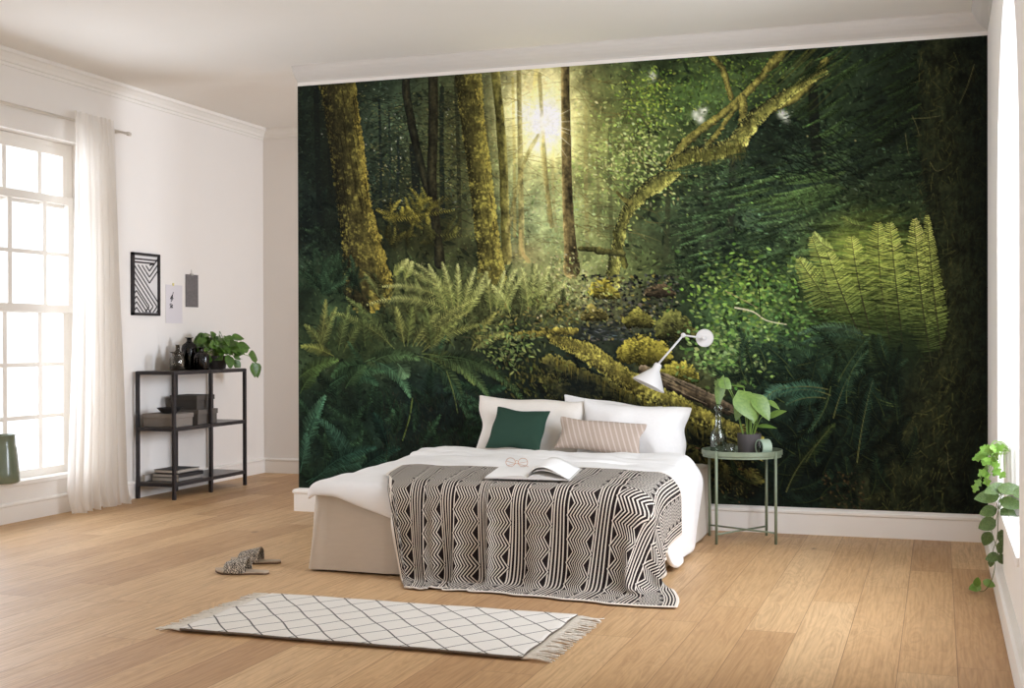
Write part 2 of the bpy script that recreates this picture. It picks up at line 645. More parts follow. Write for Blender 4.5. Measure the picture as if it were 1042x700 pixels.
def left_window(n, y0, y1):
    root = bpy.data.objects.new('window_%d' % n, None)
    root.location = (LW - 0.12, (y0 + y1) / 2, WZ0)
    root['_base'] = tuple(root.location)
    root['kind'] = 'structure'
    COL.objects.link(root)
    f = MB()
    xo = LW - 0.16
    f.box((xo - 0.06, y0, WZ0), (xo + 0.05, y0 + 0.05, WZ1)).box((xo - 0.06, y1 - 0.05, WZ0), (xo + 0.05, y1, WZ1))
    f.box((xo - 0.058, y0 + 0.001, WZ1 - 0.05), (xo + 0.048, y1 - 0.001, WZ1 - 0.001))
    f.build('frame', SASH, root, bevel=0.004)
    sl = MB().box((LW - 0.16, y0 - 0.0, WZ0 - 0.02), (LW + 0.015, y1 + 0.0, WZ0 + 0.012))
    sl.build('sill', TRIM, root, bevel=0.005)
    pitch = 0.352
    ymid = y1 - 0.34
    for (z0, z1, rows, x) in ((2.135, 2.56, 1, LW - 0.13), (1.395, 2.215, 2, LW - 0.085), (0.262, 1.445, 3, LW - 0.13)):
        s = MB()
        a, b = y0 + 0.05, y1 - 0.05
        s.box((x - 0.022, a, z0), (x + 0.022, b, z0 + 0.055)).box((x - 0.022, a, z1 - 0.055), (x + 0.022, b, z1))
        s.box((x - 0.020, a, z0 + 0.002), (x + 0.020, a + 0.05, z1 - 0.002)).box((x - 0.020, b - 0.05, z0 + 0.002), (x + 0.020, b, z1 - 0.002))
        for k in range(1, rows):
            zz = z0 + 0.05 + (z1 - z0 - 0.1) * k / rows
            s.box((x - 0.0145, a, zz - 0.014), (x + 0.0145, b, zz + 0.014))
        yy = ymid
        while yy > a + 0.1:
            s.box((x - 0.016, yy - 0.020, z0 + 0.004), (x + 0.016, yy + 0.020, z1 - 0.004))
            yy -= pitch
        sh = s.build('sash', SASH, root, bevel=0.003)
        MB().box((x - 0.003, a + 0.02, z0 + 0.02), (x + 0.003, b - 0.02, z1 - 0.02)).build('glass', GLASS, sh)
    return root


for i, (y0, y1) in enumerate(LWIN):
    left_window(i + 1, y0, y1)


def arch_window(n, yc):
    root = bpy.data.objects.new('window_%d' % n, None)
    root.location = (XR + TH, yc, RZ0)
    root['_base'] = tuple(root.location)
    root['kind'] = 'structure'
    COL.objects.link(root)
    f = MB()
    a, b = arch_pts(yc), arch_pts(yc, inset=0.06)
    x0, x1 = XR + TH - 0.07, XR + TH - 0.01
    for i in range(len(a)):
        j = (i + 1) % len(a)
        f.prism([a[i], a[j], b[j], b[i]], x0, x1, 'x')
    f.box((x0, yc - 0.03, RZ0), (x1, yc + 0.03, RZS + RZH - 0.03))
    for z in (0.85, 1.30, 1.75):
        f.box((x0 + 0.01, yc - RHW, z - 0.018), (x1 - 0.01, yc + RHW, z + 0.018))
    f.build('frame', SASH, root)
    MB().prism(arch_pts(yc, inset=0.02), x0 + 0.025, x0 + 0.031, 'x').build('glass', GLASS, root)
    MB().box((XR - 0.012, yc - RHW, RZ0 - 0.03), (x0, yc + RHW, RZ0 + 0.004)).build('sill', TRIM, root, bevel=0.004)


for i, yc in enumerate(RWIN):
    arch_window(i + 4, yc)

# baseboards and cornices: a profile swept along straight wall runs
BASEP = [(0, 0), (0.020, 0), (0.020, 0.108), (0.026, 0.114), (0.026, 0.124), (0.018, 0.131), (0, 0.134)]
BASEB = [(0, 0), (0.026, 0), (0.026, 0.122), (0.034, 0.130), (0.034, 0.144), (0.024, 0.154), (0, 0.158)]
CORNB = [(0, 0), (0.006, 0), (0.010, 0.010), (0.026, 0.020), (0.046, 0.034), (0.064, 0.052), (0.078, 0.072), (0.084, 0.088), (0.094, 0.100), (0, 0.100)]
CORN = [(0, 0), (0.010, -0.0), (0.012, 0.020), (0.022, 0.026), (0.030, 0.045), (0.055, 0.070), (0.070, 0.078), (0.074, 0.100), (0, 0.100)]


def sweep(mb, prof, path, z):
    """path: list of (x, y, nx, ny): corner points with the outward (into the room) mitre vector"""
    rows = []
    for x, y, nx, ny in path:
        rows.append([(x + nx * d, y + ny * d, z + h) for d, h in prof])
    n = len(prof)
    vs = [p for r_ in rows for p in r_]
    fs = []
    for i in range(len(rows) - 1):
        for k in range(n):
            k2 = (k + 1) % n
            fs.append((i * n + k, (i + 1) * n + k, (i + 1) * n + k2, i * n + k2))
    fs.append(tuple(range(n)))
    fs.append(tuple((len(rows) - 1) * n + k for k in range(n)))
    mb.add(vs, fs)
    return mb


struct(sweep(MB(), BASEP, [(LW, YR, 1, 0), (LW, DB, 1, -1)], 0).build('baseboard_left', TRIM))
struct(sweep(MB(), BASEP, [(LW, DB, 1, -1), (XR, DB, 0, -1)], 0).build('baseboard_recess', TRIM))
struct(sweep(MB(), BASEB, [(XL, D + 0.32, -1, 0), (XL, D, -1, -1), (XR, D, -1, -1)], 0).build('baseboard_back', TRIM))
struct(sweep(MB(), BASEB, [(XR, D, -1, -1), (XR, YR, -1, 0)], 0).build('baseboard_right', TRIM))
struct(sweep(MB(), CORN, [(LW, YR, 1, 0), (LW, DB, 1, -1), (XR, DB, 0, -1)], ZC - 0.1).build('trim_1', CEILP))
struct(sweep(MB(), CORNB, [(XL, D, 0, -1), (XR, D, -1, -1), (XR, YR, -1, 0)], ZC - 0.1).build('trim_2', CEILP_SHADED))

# ------------------------------------------------------------------ the forest mural: a print, painted here stroke by stroke
class Print:
    """a raster on the mural's own plane; places are measured on the wall and given as (a, b) sight lines of the survey"""

    def __init__(self, W, H, seed=5):
        self.W, self.H = W, H
        self.im = np.zeros((H, W, 3), np.float32)
        self.r = np.random.RandomState(seed)
        self.k = W / 702.0

    def at(self, px, py):
        px, py = np.asarray(px, float), np.asarray(py, float)
        d = [_fw[i] + _r2[i] * (px - 521) / FPX - _u2[i] * (py - 350) / FPX for i in range(3)]
        t = D / d[1]
        X, Z = t * d[0], EYE[2] + t * d[2]
        return (X - XL) / (XR - XL) * self.W, (ZT - Z) / (ZT - ZB) * self.H

    def survey(self):
        """sight-line coordinates of every raster point"""
        xs = XL + (np.arange(self.W) + 0.5) / self.W * (XR - XL)
        zs = ZT - (np.arange(self.H) + 0.5) / self.H * (ZT - ZB)
        X, Z = np.meshgrid(xs, zs)
        v = [X, np.full_like(X, D), Z - EYE[2]]
        w = sum(v[i] * _fw[i] for i in range(3))
        return 521 + FPX * sum(v[i] * _r2[i] for i in range(3)) / w, 350 - FPX * sum(v[i] * _u2[i] for i in range(3)) / w

    def noise(self, cx, cy, oct=4, seed=0, pers=0.55):
        """fractal value noise, cx by cy cells over the print, 0..1"""
        r = np.random.RandomState(seed)
        out = np.zeros((self.H, self.W), np.float32)
        amp, tot = 1.0, 0.0
        for o in range(oct):
            nx, ny = int(cx * 2 ** o) + 2, int(cy * 2 ** o) + 2
            g = r.rand(ny + 1, nx + 1).astype(np.float32)
            fx = np.linspace(0, nx - 1.001, self.W)
            fy = np.linspace(0, ny - 1.001, self.H)
            ix, iy = fx.astype(int), fy.astype(int)
            tx, ty = fx - ix, fy - iy
            tx, ty = tx * tx * (3 - 2 * tx), ty * ty * (3 - 2 * ty)
            a = g[iy][:, ix] * (1 - tx) + g[iy][:, ix + 1] * tx
            b = g[iy + 1][:, ix] * (1 - tx) + g[iy + 1][:, ix + 1] * tx
            out += amp * (a * (1 - ty)[:, None] + b * ty[:, None])
            tot += amp
            amp *= pers
        out /= tot
        return np.clip((out - 0.5) * 1.6 + 0.5, 0, 1)

    def blob(self, x, y, rx, ry, col, a=1.0, rot=0.0, p=1.0, add=False):
        dx, dy = self.sx - x, self.sy - y
        if rot:
            c, s = math.cos(rot), math.sin(rot)
            dx, dy = dx * c + dy * s, -dx * s + dy * c
        m = a * np.exp(-((dx / rx) ** 2 + (dy / ry) ** 2) ** p)
        m = m[..., None].astype(np.float32)
        c = np.array(col, np.float32) / 255
        if add:
            self.im += m * c
        else:
            self.im += m * (c - self.im)

    def win(self, x0, x1, y0, y1):
        a, b = max(0, int(x0)), min(self.W, int(x1) + 2)
        c, d = max(0, int(y0)), min(self.H, int(y1) + 2)
        return (a, b, c, d) if a < b and c < d else None

    def leaf(self, x, y, l, w, ang, col, al=1.0):
        """pointed dab centred on raster point"""
        R_ = max(l, w) / 2 + 1
        q = self.win(x - R_, x + R_, y - R_, y + R_)
        if q is None:
            return
        a, b, c, d = q
        X = np.arange(a, b) + 0.5 - x
        Y = (np.arange(c, d) + 0.5 - y)[:, None]
        ca, sa = math.cos(ang), math.sin(ang)
        t = (X * ca + Y * sa) * (2 / l)
        n = np.abs(-X * sa + Y * ca)
        m = np.clip(w / 2 * (1 - t * t) - n + 0.5, 0, 1) * (np.abs(t) < 1) * al
        s = self.im[c:d, a:b]
        s += m[..., None] * (col - s)

    def seg(self, x0, y0, x1, y1, w0, w1, col, al=1.0):
        R_ = max(w0, w1) / 2 + 1
        q = self.win(min(x0, x1) - R_, max(x0, x1) + R_, min(y0, y1) - R_, max(y0, y1) + R_)
        if q is None:
            return
        a, b, c, d = q
        X = np.arange(a, b) + 0.5 - x0
        Y = (np.arange(c, d) + 0.5 - y0)[:, None]
        dx, dy = x1 - x0, y1 - y0
        L2 = dx * dx + dy * dy + 1e-6
        t = np.clip((X * dx + Y * dy) / L2, 0, 1)
        dist = np.hypot(X - t * dx, Y - t * dy)
        m = np.clip((w0 + (w1 - w0) * t) / 2 - dist + 0.5, 0, 1) * al
        s = self.im[c:d, a:b]
        s += m[..., None] * (col - s)

    def line(self, pts, w0, w1, col, al=1.0, smooth=4):
        """polyline in sight-line coordinates, widths in the same units"""
        p = catmull([(a, b, 0) for a, b in pts], smooth)
        x, y = self.at([q[0] for q in p], [q[1] for q in p])
        n = len(p) - 1
        col = np.array(col, np.float32) / 255
        for i in range(n):
            a, b = w0 + (w1 - w0) * i / n, w0 + (w1 - w0) * (i + 1) / n
            self.seg(x[i], y[i], x[i + 1], y[i + 1], a * self.k, b * self.k, col, al)

    def body(self, pts, cols, ragged=0.15, nz=None, al=1.0, moss=None, fuzz=0):
        """thick limb: pts (x, y, width); cols = colours across from left to right; grain from noise"""
        p = catmull(pts, 10)
        x, y = self.at([q[0] for q in p], [q[1] for q in p])
        w = np.array([q[2] for q in p]) * self.k / 2
        R_ = w.max() * 1.4 + 3
        q = self.win(x.min() - R_, x.max() + R_, y.min() - R_, y.max() + R_)
        if q is None:
            return
        a, b, c, d = q
        X = (np.arange(a, b) + 0.5)[None, :]
        Y = (np.arange(c, d) + 0.5)[:, None]
        best = np.full((d - c, b - a), 1e9)
        T = np.zeros_like(best)
        Wd = np.ones_like(best)
        for i in range(len(p) - 1):
            dx, dy = x[i + 1] - x[i], y[i + 1] - y[i]
            L2 = dx * dx + dy * dy + 1e-6
            t = np.clip(((X - x[i]) * dx + (Y - y[i]) * dy) / L2, 0, 1)
            ex, ey = X - x[i] - t * dx, Y - y[i] - t * dy
            dist = np.hypot(ex, ey)
            sgn = np.sign(dx * ey - dy * ex)
            ww = w[i] + (w[i + 1] - w[i]) * t
            m = dist < best
            best = np.where(m, dist, best)
            T = np.where(m, -sgn * dist / ww, T)
            Wd = np.where(m, ww, Wd)
        nz_ = (self.n1 if nz is None else nz)[c:d, a:b]
        nf = self.n2[c:d, a:b]
        edge = Wd * (1 + ragged * (nz_ * 2 - 1) + ragged * 0.7 * (nf * 2 - 1))
        m = np.clip(edge - best + 0.5, 0, 1) * al
        cs = np.array(cols, np.float32) / 255
        f = np.clip((T + 1) / 2, 0, 1) * (len(cs) - 1)
        i0 = np.clip(f.astype(int), 0, len(cs) - 2)
        fr = (f - i0)[..., None]
        C = cs[i0] * (1 - fr) + cs[i0 + 1] * fr
        g = (0.42 + 0.60 * nz_ + 0.42 * self.n3[c:d, a:b] + 0.16 * (nf - 0.5))[..., None]
        C = C * g
        if moss is not None:
            mk = np.clip((nz_ * 0.7 + nf * 0.3 - moss[1]) * 4, 0, 0.7)[..., None]
            C = C + mk * (np.array(moss[0], np.float32) / 255 * (0.55 + 0.9 * nf[..., None]) - C)
        s = self.im[c:d, a:b]
        s += m[..., None] * (C - s)
        if fuzz:                                            # short moss fibres along both edges and face
            for _ in range(fuzz):
                i = self.r.randint(len(p) - 1)
                t = self.r.uniform(-1.05, 1.05)
                dx, dy = x[i + 1] - x[i], y[i + 1] - y[i]
                L = math.hypot(dx, dy) + 1e-6
                o = self.r.rand()
                X0, Y0 = x[i] + o * dx + dy / L * t * w[i] * -1, y[i] + o * dy - dx / L * t * w[i] * -1
                f_ = min(max((t + 1) / 2, 0), 1) * (len(cs) - 1)
                j = min(int(f_), len(cs) - 2)
                cc = (cs[j] + (cs[j + 1] - cs[j]) * (f_ - j)) * self.r.uniform(0.5, 1.35)
                an = math.pi / 2 + self.r.normal(0, 0.7)
                self.leaf(X0, Y0, self.r.uniform(1.5, 4.2) * self.k, self.r.uniform(0.4, 0.85) * self.k, an, cc.astype(np.float32), 0.55)

    def scatter(self, n, box, l, w, ang, spread, cols=None, gain=(0.7, 1.5), al=0.8, poly=None, soft=None, hue=0.06, cap=9.0):
        """n leaf dabs in a sight-line box; colour from cols or from what is painted there already"""
        r = self.r
        X = r.uniform(box[0], box[2], n)
        Y = r.uniform(box[1], box[3], n)
        if soft:                                            # gaussian fall-off from the box centre
            cx, cy = (box[0] + box[2]) / 2, (box[1] + box[3]) / 2
            X = cx + r.normal(0, (box[2] - box[0]) / 4 * soft, n)
            Y = cy + r.normal(0, (box[3] - box[1]) / 4 * soft, n)
        x, y = self.at(X, Y)
        L = r.uniform(l[0], l[1], n) * self.k
        Wd = r.uniform(w[0], w[1], n) * self.k
        A = ang + r.normal(0, spread, n)
        G = r.uniform(gain[0], gain[1], n)
        cs = None if cols is None else np.array(cols, np.float32) / 255
        for i in range(n):
            xi, yi = int(x[i]), int(y[i])
            if not (0 <= xi < self.W and 0 <= yi < self.H):
                continue
            if self.im[yi, xi, 1] > cap:
                continue
            if cs is None:
                c = self.im[yi, xi]
                c = c * (1 + (G[i] - 1) * (1 - 0.85 * min(1.0, float(c.max()) ** 1.5)))
            else:
                j = r.randint(len(cs))
                c = cs[j] * G[i]
            c = np.clip(c * (1 + r.normal(0, hue, 3)), 0, 1).astype(np.float32)
            self.leaf(x[i], y[i], L[i], Wd[i], A[i], c, al)

    def frond(self, base, tip, bow, ll, n, c0, c1, lw=1.1, lean=1.05, lr=(1, 1), rach=None, al=0.92, tipfade=0.35, rw=0.9):
        """fern frond: rachis from base to tip bowed sideways; ll longest leaflet; c0 -> c1 from base to tip"""
        r = self.r
        bx, by = self.at(*base)
        tx, ty = self.at(*tip)
        dx, dy = tx - bx, ty - by
        L = math.hypot(dx, dy)
        mx, my = (bx + tx) / 2 - dy / L * bow * L, (by + ty) / 2 + dx / L * bow * L
        c0, c1 = np.array(c0, np.float32) / 255, np.array(c1, np.float32) / 255
        K = self.k

        def pt(s):
            return ((1 - s) ** 2 * bx + 2 * s * (1 - s) * mx + s * s * tx, (1 - s) ** 2 * by + 2 * s * (1 - s) * my + s * s * ty)

        def dr(s):
            return math.atan2((1 - s) * (my - by) + s * (ty - my), (1 - s) * (mx - bx) + s * (tx - mx))
        gl = 1 + r.normal(0, 0.06)
        for i in range(n):
            s = 0.10 + 0.90 * i / n
            x, y = pt(s)
            a = dr(s)
            pl = ll * K * min(1, s * 3.2 + 0.1) * (1 - s) ** 0.55 + 0.8
            base_c = c0 + (c1 - c0) * s
            for sg, k in ((1, lr[0]), (-1, lr[1])):
                l = pl * k * r.uniform(0.85, 1.1)
                an = a + sg * lean * (1 - 0.25 * s) + r.normal(0, 0.05)
                c = np.clip(base_c * gl * r.uniform(0.72, 1.25) * (1.10 if sg > 0 else 0.86), 0, 1).astype(np.float32)
                x1, y1 = x + math.cos(an) * l, y + math.sin(an) * l + 0.06 * l
                self.seg(x, y, x1, y1, lw * K, lw * K * tipfade, c, al)
        if rach is not None:
            rc = np.array(rach, np.float32) / 255
            ps = [pt(s) for s in np.linspace(0, 1, 9)]
            for i in range(8):
                self.seg(*ps[i], *ps[i + 1], rw * K * (1 - i / 11), rw * K * (1 - (i + 1) / 11), rc, 0.85)


def paint_mural(W=1760, H=1092):
    P = Print(W, H)
    P.sx, P.sy = P.survey()
    P.n1 = P.noise(70, 44, 4, 1)
    P.n2 = P.noise(300, 190, 2, 2)
    P.n3 = P.noise(210, 34, 4, 7)
    nb = P.noise(16, 10, 5, 3)
    r = P.r
    B = P.blob
    P.im[:] = np.array((22, 34, 26), np.float32) / 255
    # --- large soft colours of the picture
    B(400, 145, 50, 62, (54, 78, 56), 0.85)
    B(455, 150, 40, 70, (84, 86, 42), 0.7)
    B(345, 220, 60, 60, (20, 32, 28), 0.8)
    B(430, 235, 60, 45, (58, 58, 26), 0.7)
    B(640, 150, 75, 80, (96, 122, 54), 0.95)
    B(560, 150, 74, 110, (138, 142, 72), 0.9)
    B(548, 100, 36, 62, (238, 222, 158), 0.9)
    B(545, 215, 38, 45, (128, 150, 100), 0.8)
    B(600, 215, 36, 50, (122, 132, 70), 0.75)
    B(700, 95, 55, 40, (48, 74, 34), 0.9)
    B(770, 75, 60, 35, (50, 70, 32), 0.7)
    B(840, 110, 60, 60, (32, 50, 30), 0.8)
    B(700, 220, 70, 50, (42, 58, 36), 0.85)
    B(780, 200, 70, 50, (34, 54, 36), 0.8)
    B(950, 120, 60, 110, (26, 38, 22), 0.8)
    B(985, 260, 42, 150, (15, 21, 16), 0.9)
    B(640, 275, 50, 28, (60, 72, 34), 0.8)
    B(620, 315, 60, 30, (66, 66, 40), 0.85)
    B(760, 300, 60, 40, (46, 82, 38), 0.85)
    B(740, 350, 45, 32, (52, 88, 46), 0.8)
    B(560, 290, 60, 34, (122, 126, 70), 0.85)
    B(455, 310, 80, 45, (84, 96, 46), 0.85)
    B(350, 300, 50, 50, (34, 56, 34), 0.8)
    B(360, 360, 60, 35, (58, 80, 40), 0.8)
    B(350, 450, 70, 60, (18, 40, 29), 0.9)
    B(450, 410, 70, 50, (15, 30, 26), 0.9)
    B(540, 375, 40, 40, (26, 36, 24), 0.9)
    B(560, 420, 70, 40, (22, 30, 24), 0.8)
    B(885, 285, 60, 62, (96, 122, 38), 0.95)
    B(830, 380, 60, 45, (24, 48, 32), 0.85)
    B(840, 460, 80, 60, (13, 26, 21), 0.9)
    B(960, 440, 60, 80, (30, 34, 20), 0.85)
    B(690, 400, 50, 40, (90, 80, 34), 0.7)
    B(715, 470, 30, 40, (48, 52, 24), 0.7)
    P.im *= (0.62 + 0.76 * nb)[..., None]
    P.im *= (0.80 + 0.4 * P.n1)[..., None]
    np.clip(P.im, 0, 1, P.im)
    # --- bright sky holes far behind
    for x, y, s, n in ((395, 115, 26, 70), (410, 150, 24, 80), (455, 130, 22, 70), (402, 180, 24, 80), (410, 165, 10, 20), (330, 140, 20, 14), (455, 190, 18, 30), (712, 120, 7, 12), (798, 117, 8, 14), (640, 95, 30, 20), (835, 145, 25, 22), (735, 115, 20, 10)):
        for _ in range(n):
            xx, yy = P.at(r.normal(x, s * 0.6), r.normal(y, s * 0.7))
            c = np.array(((206, 208, 186), (120, 150, 118), (176, 158, 92), (78, 112, 88), (96, 104, 52), (66, 92, 60), (52, 76, 58))[r.randint(7)], np.float32) / 255
            P.leaf(xx, yy, r.uniform(1, 3.4) * P.k, r.uniform(0.7, 1.8) * P.k, r.uniform(0, 3.1), c, 0.6)
    for x, y in ((795, 116), (800, 120), (713, 122), (708, 117), (716, 113), (664, 78)):
        B(x, y, 4, 4.5, (225, 228, 205), 0.85)
    # --- leafy texture everywhere, colour taken from below
    P.scatter(5200, (303, 36, 1006, 300), (2, 6), (0.8, 2.0), 0.2, 1.2, gain=(0.45, 1.75), al=0.75)
    P.scatter(4600, (303, 250, 1006, 525), (2, 6), (0.8, 2.0), 0.6, 1.0, gain=(0.4, 1.65), al=0.75)
    # --- deep gaps in the foliage
    for n, box in ((500, (303, 200, 1000, 520)), (260, (660, 60, 960, 300)), (160, (303, 90, 480, 290))):
        P.scatter(n, box, (5, 16), (2, 5), 0.3, 0.9, ((9, 15, 13), (14, 22, 17)), (0.7, 1.3), 0.45, cap=0.34)
    # --- far trunks and twigs
    for x0, y0, x1, y1, w, c, a in ((322, 90, 326, 230, 6, (16, 24, 22), .85), (337, 130, 338, 200, 4, (14, 22, 20), .7), (386, 100, 388, 210, 3, (24, 36, 32), .8), (396, 110, 397, 205, 2.5, (30, 44, 38), .7), (405, 140, 404, 200, 3, (26, 38, 34), .7),
                                    (420, 150, 424, 195, 8, (24, 30, 24), .85), (450, 90, 451, 220, 5, (28, 36, 26), .85), (464, 80, 468, 240, 4, (40, 44, 26), .8), (495, 120, 500, 230, 4, (70, 68, 36), .6),
                                    (522, 80, 524, 240, 3, (140, 125, 62), .55), (546, 72, 540, 130, 5, (190, 165, 90), .5), (550, 130, 560, 225, 5, (128, 118, 66), .7), (563, 150, 566, 235, 3, (140, 130, 76), .5),
                                    (596, 110, 598, 250, 4, (122, 112, 60), .5), (607, 140, 609, 240, 3, (96, 98, 54), .6), (621, 120, 623, 250, 4, (70, 78, 42), .6), (640, 160, 641, 245, 3, (60, 70, 40), .6), (660, 150, 662, 190, 6, (52, 62, 34), .6), (680, 190, 678, 260, 5, (46, 54, 32), .6),
                                    (718, 160, 722, 250, 7, (38, 44, 30), .6), (745, 160, 742, 240, 6, (34, 40, 28), .6), (827, 90, 832, 165, 9, (22, 28, 20), .9)):
        P.line([(x0, y0), ((x0 + x1) / 2 + r.normal(0, 1), (y0 + y1) / 2), (x1, y1)], w, w * 1.15, c, a)
    P.scatter(1500, (365, 95, 480, 215), (2, 6), (0.6, 1.4), 0.1, 0.5, ((46, 66, 48), (74, 96, 64), (30, 44, 36), (92, 90, 44), (24, 34, 28), (112, 110, 60)), (0.5, 1.15), 0.55)
    P.scatter(700, (303, 90, 345, 260), (2, 6), (0.6, 1.4), 0.1, 0.6, ((26, 40, 34), (16, 26, 24), (38, 58, 44), (20, 32, 28)), (0.5, 1.2), 0.6)
    for _ in range(260):                                    # bare twigs against the glow
        x, y = r.uniform(480, 660), r.uniform(70, 250)
        sgn = 1 if x > 577 else (-1 if r.rand() < 0.6 else 1)
        L = r.uniform(15, 46)
        q = [(x, y), (x + sgn * L * 0.5, y + r.normal(2, 4)), (x + sgn * L, y + r.normal(7, 7))]
        dk = r.uniform(0.55, 1.0)
        P.line(q, r.uniform(0.5, 1.0), 0.3, (108 * dk, 94 * dk, 44 * dk), r.uniform(0.35, 0.7), 3)
    for _ in range(200):
        x, y = r.uniform(310, 480), r.uniform(90, 230)
        L = r.uniform(12, 40) * r.choice([-1, 1])
        P.line([(x, y), (x + L * 0.5, y + r.normal(1, 4)), (x + L, y + r.normal(6, 7))], 0.8, 0.3, (20, 28, 22), 0.6, 3)
    # --- bright young leaves right of the sun
    P.scatter(900, (585, 110, 700, 215), (2, 5.5), (1.0, 2.4), 0.3, 0.8, ((142, 170, 80), (164, 184, 92), (104, 138, 62), (186, 198, 116)), (0.65, 1.15), 0.7, soft=1.1)
    P.scatter(340, (635, 70, 690, 130), (2, 5), (1, 2.2), 0.4, 0.8, ((112, 148, 44), (150, 178, 60), (80, 118, 40)), (0.6, 1.1), 0.75, soft=1.1)
    P.scatter(420, (690, 60, 800, 115), (2, 5), (1, 2.2), 0.2, 0.9, ((70, 104, 36), (98, 130, 44), (48, 78, 30)), (0.6, 1.15), 0.7)
    P.scatter(420, (530, 170, 610, 262), (2, 5), (0.8, 1.8), 0.2, 0.8, ((140, 165, 110), (120, 150, 96), (165, 178, 112)), (0.7, 1.1), 0.5, soft=1.0)
    # --- the sun and its rays
    B(553, 112, 52, 74, (120, 104, 50), 0.55, add=True)
    B(556, 124, 30, 34, (150, 135, 90), 0.7, add=True)
    B(556, 124, 11, 11, (200, 190, 170), 1.1, add=True)
    np.clip(P.im, 0, 1, P.im)
    for a, L, wd in ((1.15, 190, 16), (1.35, 200, 14), (1.60, 170, 12), (1.85, 170, 14), (0.85, 160, 14), (2.2, 150, 12)):
        dx, dy = P.sx - 555, P.sy - 123
        rr = np.hypot(dx, dy)
        th = np.abs(np.arctan2(dy, dx) - a)
        m = np.exp(-(th / (wd / 260)) ** 2) * np.exp(-rr / L * 1.6) * (rr > 8)
        P.im += (m * 0.15)[..., None].astype(np.float32) * np.array((1.0, 0.88, 0.5), np.float32)
    np.clip(P.im, 0, 1, P.im)
    # --- standing trunks
    P.body([(426, 60, 9), (413.5, 84, 9), (420, 130, 9.5), (429, 170, 9), (437, 198, 8)], ((24, 28, 22), (46, 44, 28), (30, 34, 24)), 0.10)
    P.body([(441, 70, 11), (441, 130, 11), (440, 190, 11), (445, 235, 10), (448, 268, 12)], ((26, 28, 20), (50, 46, 28), (40, 38, 24)), 0.10)
    P.body([(503.5, 66, 9), (509, 120, 9.5), (512.5, 170, 9.5), (514, 215, 9.5), (516, 264, 11)], ((70, 66, 26), (98, 92, 40), (150, 140, 68)), 0.10)
    P.body([(528, 66, 5), (529, 120, 5), (530, 175, 5.5), (531, 258, 6.5)], ((132, 120, 62), (166, 150, 86)), 0.12, al=0.8)
    P.body([(548, 138, 4), (536, 160, 4), (527, 190, 4), (517, 235, 5)], ((140, 124, 62), (170, 152, 84)), 0.15, al=0.65)
    P.body([(549, 76, 4), (553, 140, 4), (557, 190, 4), (562, 230, 5)], ((160, 138, 74), (120, 104, 56)), 0.15, al=0.6)
    P.body([(575, 62, 9), (576, 120, 9.5), (577, 180, 10.5), (579, 230, 12), (581, 255, 14), (582, 274, 18)], ((172, 142, 84), (104, 84, 50), (84, 70, 42), (92, 78, 46)), 0.05)
    P.body([(476, 66, 31), (479, 100, 28), (482, 130, 26), (489, 180, 26), (495, 230, 26), (499, 262, 27), (501, 282, 32)], ((40, 38, 18), (78, 72, 30), (110, 100, 40), (164, 148, 60)), 0.06, moss=((120, 112, 42), 0.55), fuzz=900)
    P.body([(343, 80, 42), (348, 115, 40), (353, 150, 39), (359, 200, 39), (365, 230, 42), (370, 258, 48), (374, 290, 60)], ((26, 27, 17), (56, 50, 26), (74, 66, 30), (92, 82, 34), (150, 126, 44)), 0.06, moss=((100, 92, 36), 0.56), fuzz=1900)
    B(345, 118, 30, 62, (30, 28, 16), 0.42)
    B(476, 110, 22, 55, (34, 32, 16), 0.36)
    B(338, 200, 14, 60, (22, 24, 14), 0.40)
    for _ in range(420):                                    # lit moss along the sun side
        t = r.rand()
        if r.rand() < 0.55:
            y = 120 + 165 * t
            x = 362 + 0.135 * (y - 82) + max(0, y - 240) * 0.16 - abs(r.normal(0, 4.5))
        else:
            y = 90 + 185 * t
            x = 487 + 0.118 * (y - 70) - abs(r.normal(0, 3.5))
        P.leaf(*P.at(x, y), r.uniform(1.5, 4.5) * P.k, r.uniform(0.6, 1.2) * P.k, 1.57 + r.normal(0, 0.6), np.array((196, 164, 62), np.float32) / 255 * r.uniform(0.55, 1.1), 0.6)
    for _ in range(34):                                     # ridges in the bark
        y = r.uniform(90, 270)
        x = 345 + (y - 82) * 0.135 + r.uniform(-15, 15)
        P.line([(x, y), (x + 1.5, y + 8), (x + 3, y + 18)], 1.4, 0.5, (28, 24, 12), 0.55, 3)
    for _ in range(16):
        y = r.uniform(85, 265)
        x = 478 + (y - 70) * 0.115 + r.uniform(-9, 8)
        P.line([(x, y), (x + 1, y + 7), (x + 2, y + 14)], 1.1, 0.4, (40, 32, 14), 0.5, 3)
    B(554, 125, 20, 22, (130, 115, 70), 0.5, add=True)
    for k in range(26):
        a = k / 26 * 2 * math.pi + r.normal(0, 0.05)
        L = r.uniform(16, 46)
        P.line([(554 + 3 * math.cos(a), 125 + 3 * math.sin(a)), (554 + L * math.cos(a), 125 + L * math.sin(a))], 1.7, 0.15, (255, 246, 214), 0.55, 2)
    B(554, 125, 8, 8, (255, 252, 240), 0.97)
    np.clip(P.im, 0, 1, P.im)
    # --- sunlit fern clumps between the trunks
    for bx, by, n, c in ((412, 225, 15, (178, 160, 52)), (455, 245, 10, (110, 110, 44)), (405, 250, 10, (104, 98, 36)), (430, 215, 9, (150, 138, 44)), (330, 245, 10, (34, 58, 40)), (320, 215, 8, (24, 44, 34))):
        for _ in range(n):
            a = -math.pi / 2 + r.normal(0, 0.85)
            L = r.uniform(14, 30)
            cc = np.array(c) * r.uniform(0.55, 1.1)
            P.frond((bx + r.normal(0, 9), by + r.normal(0, 5)), (bx + L * math.cos(a) * 1.3, by + L * math.sin(a) * 0.9), r.normal(0, 0.15), 4.5, 16, cc * 0.6, cc, 0.8)
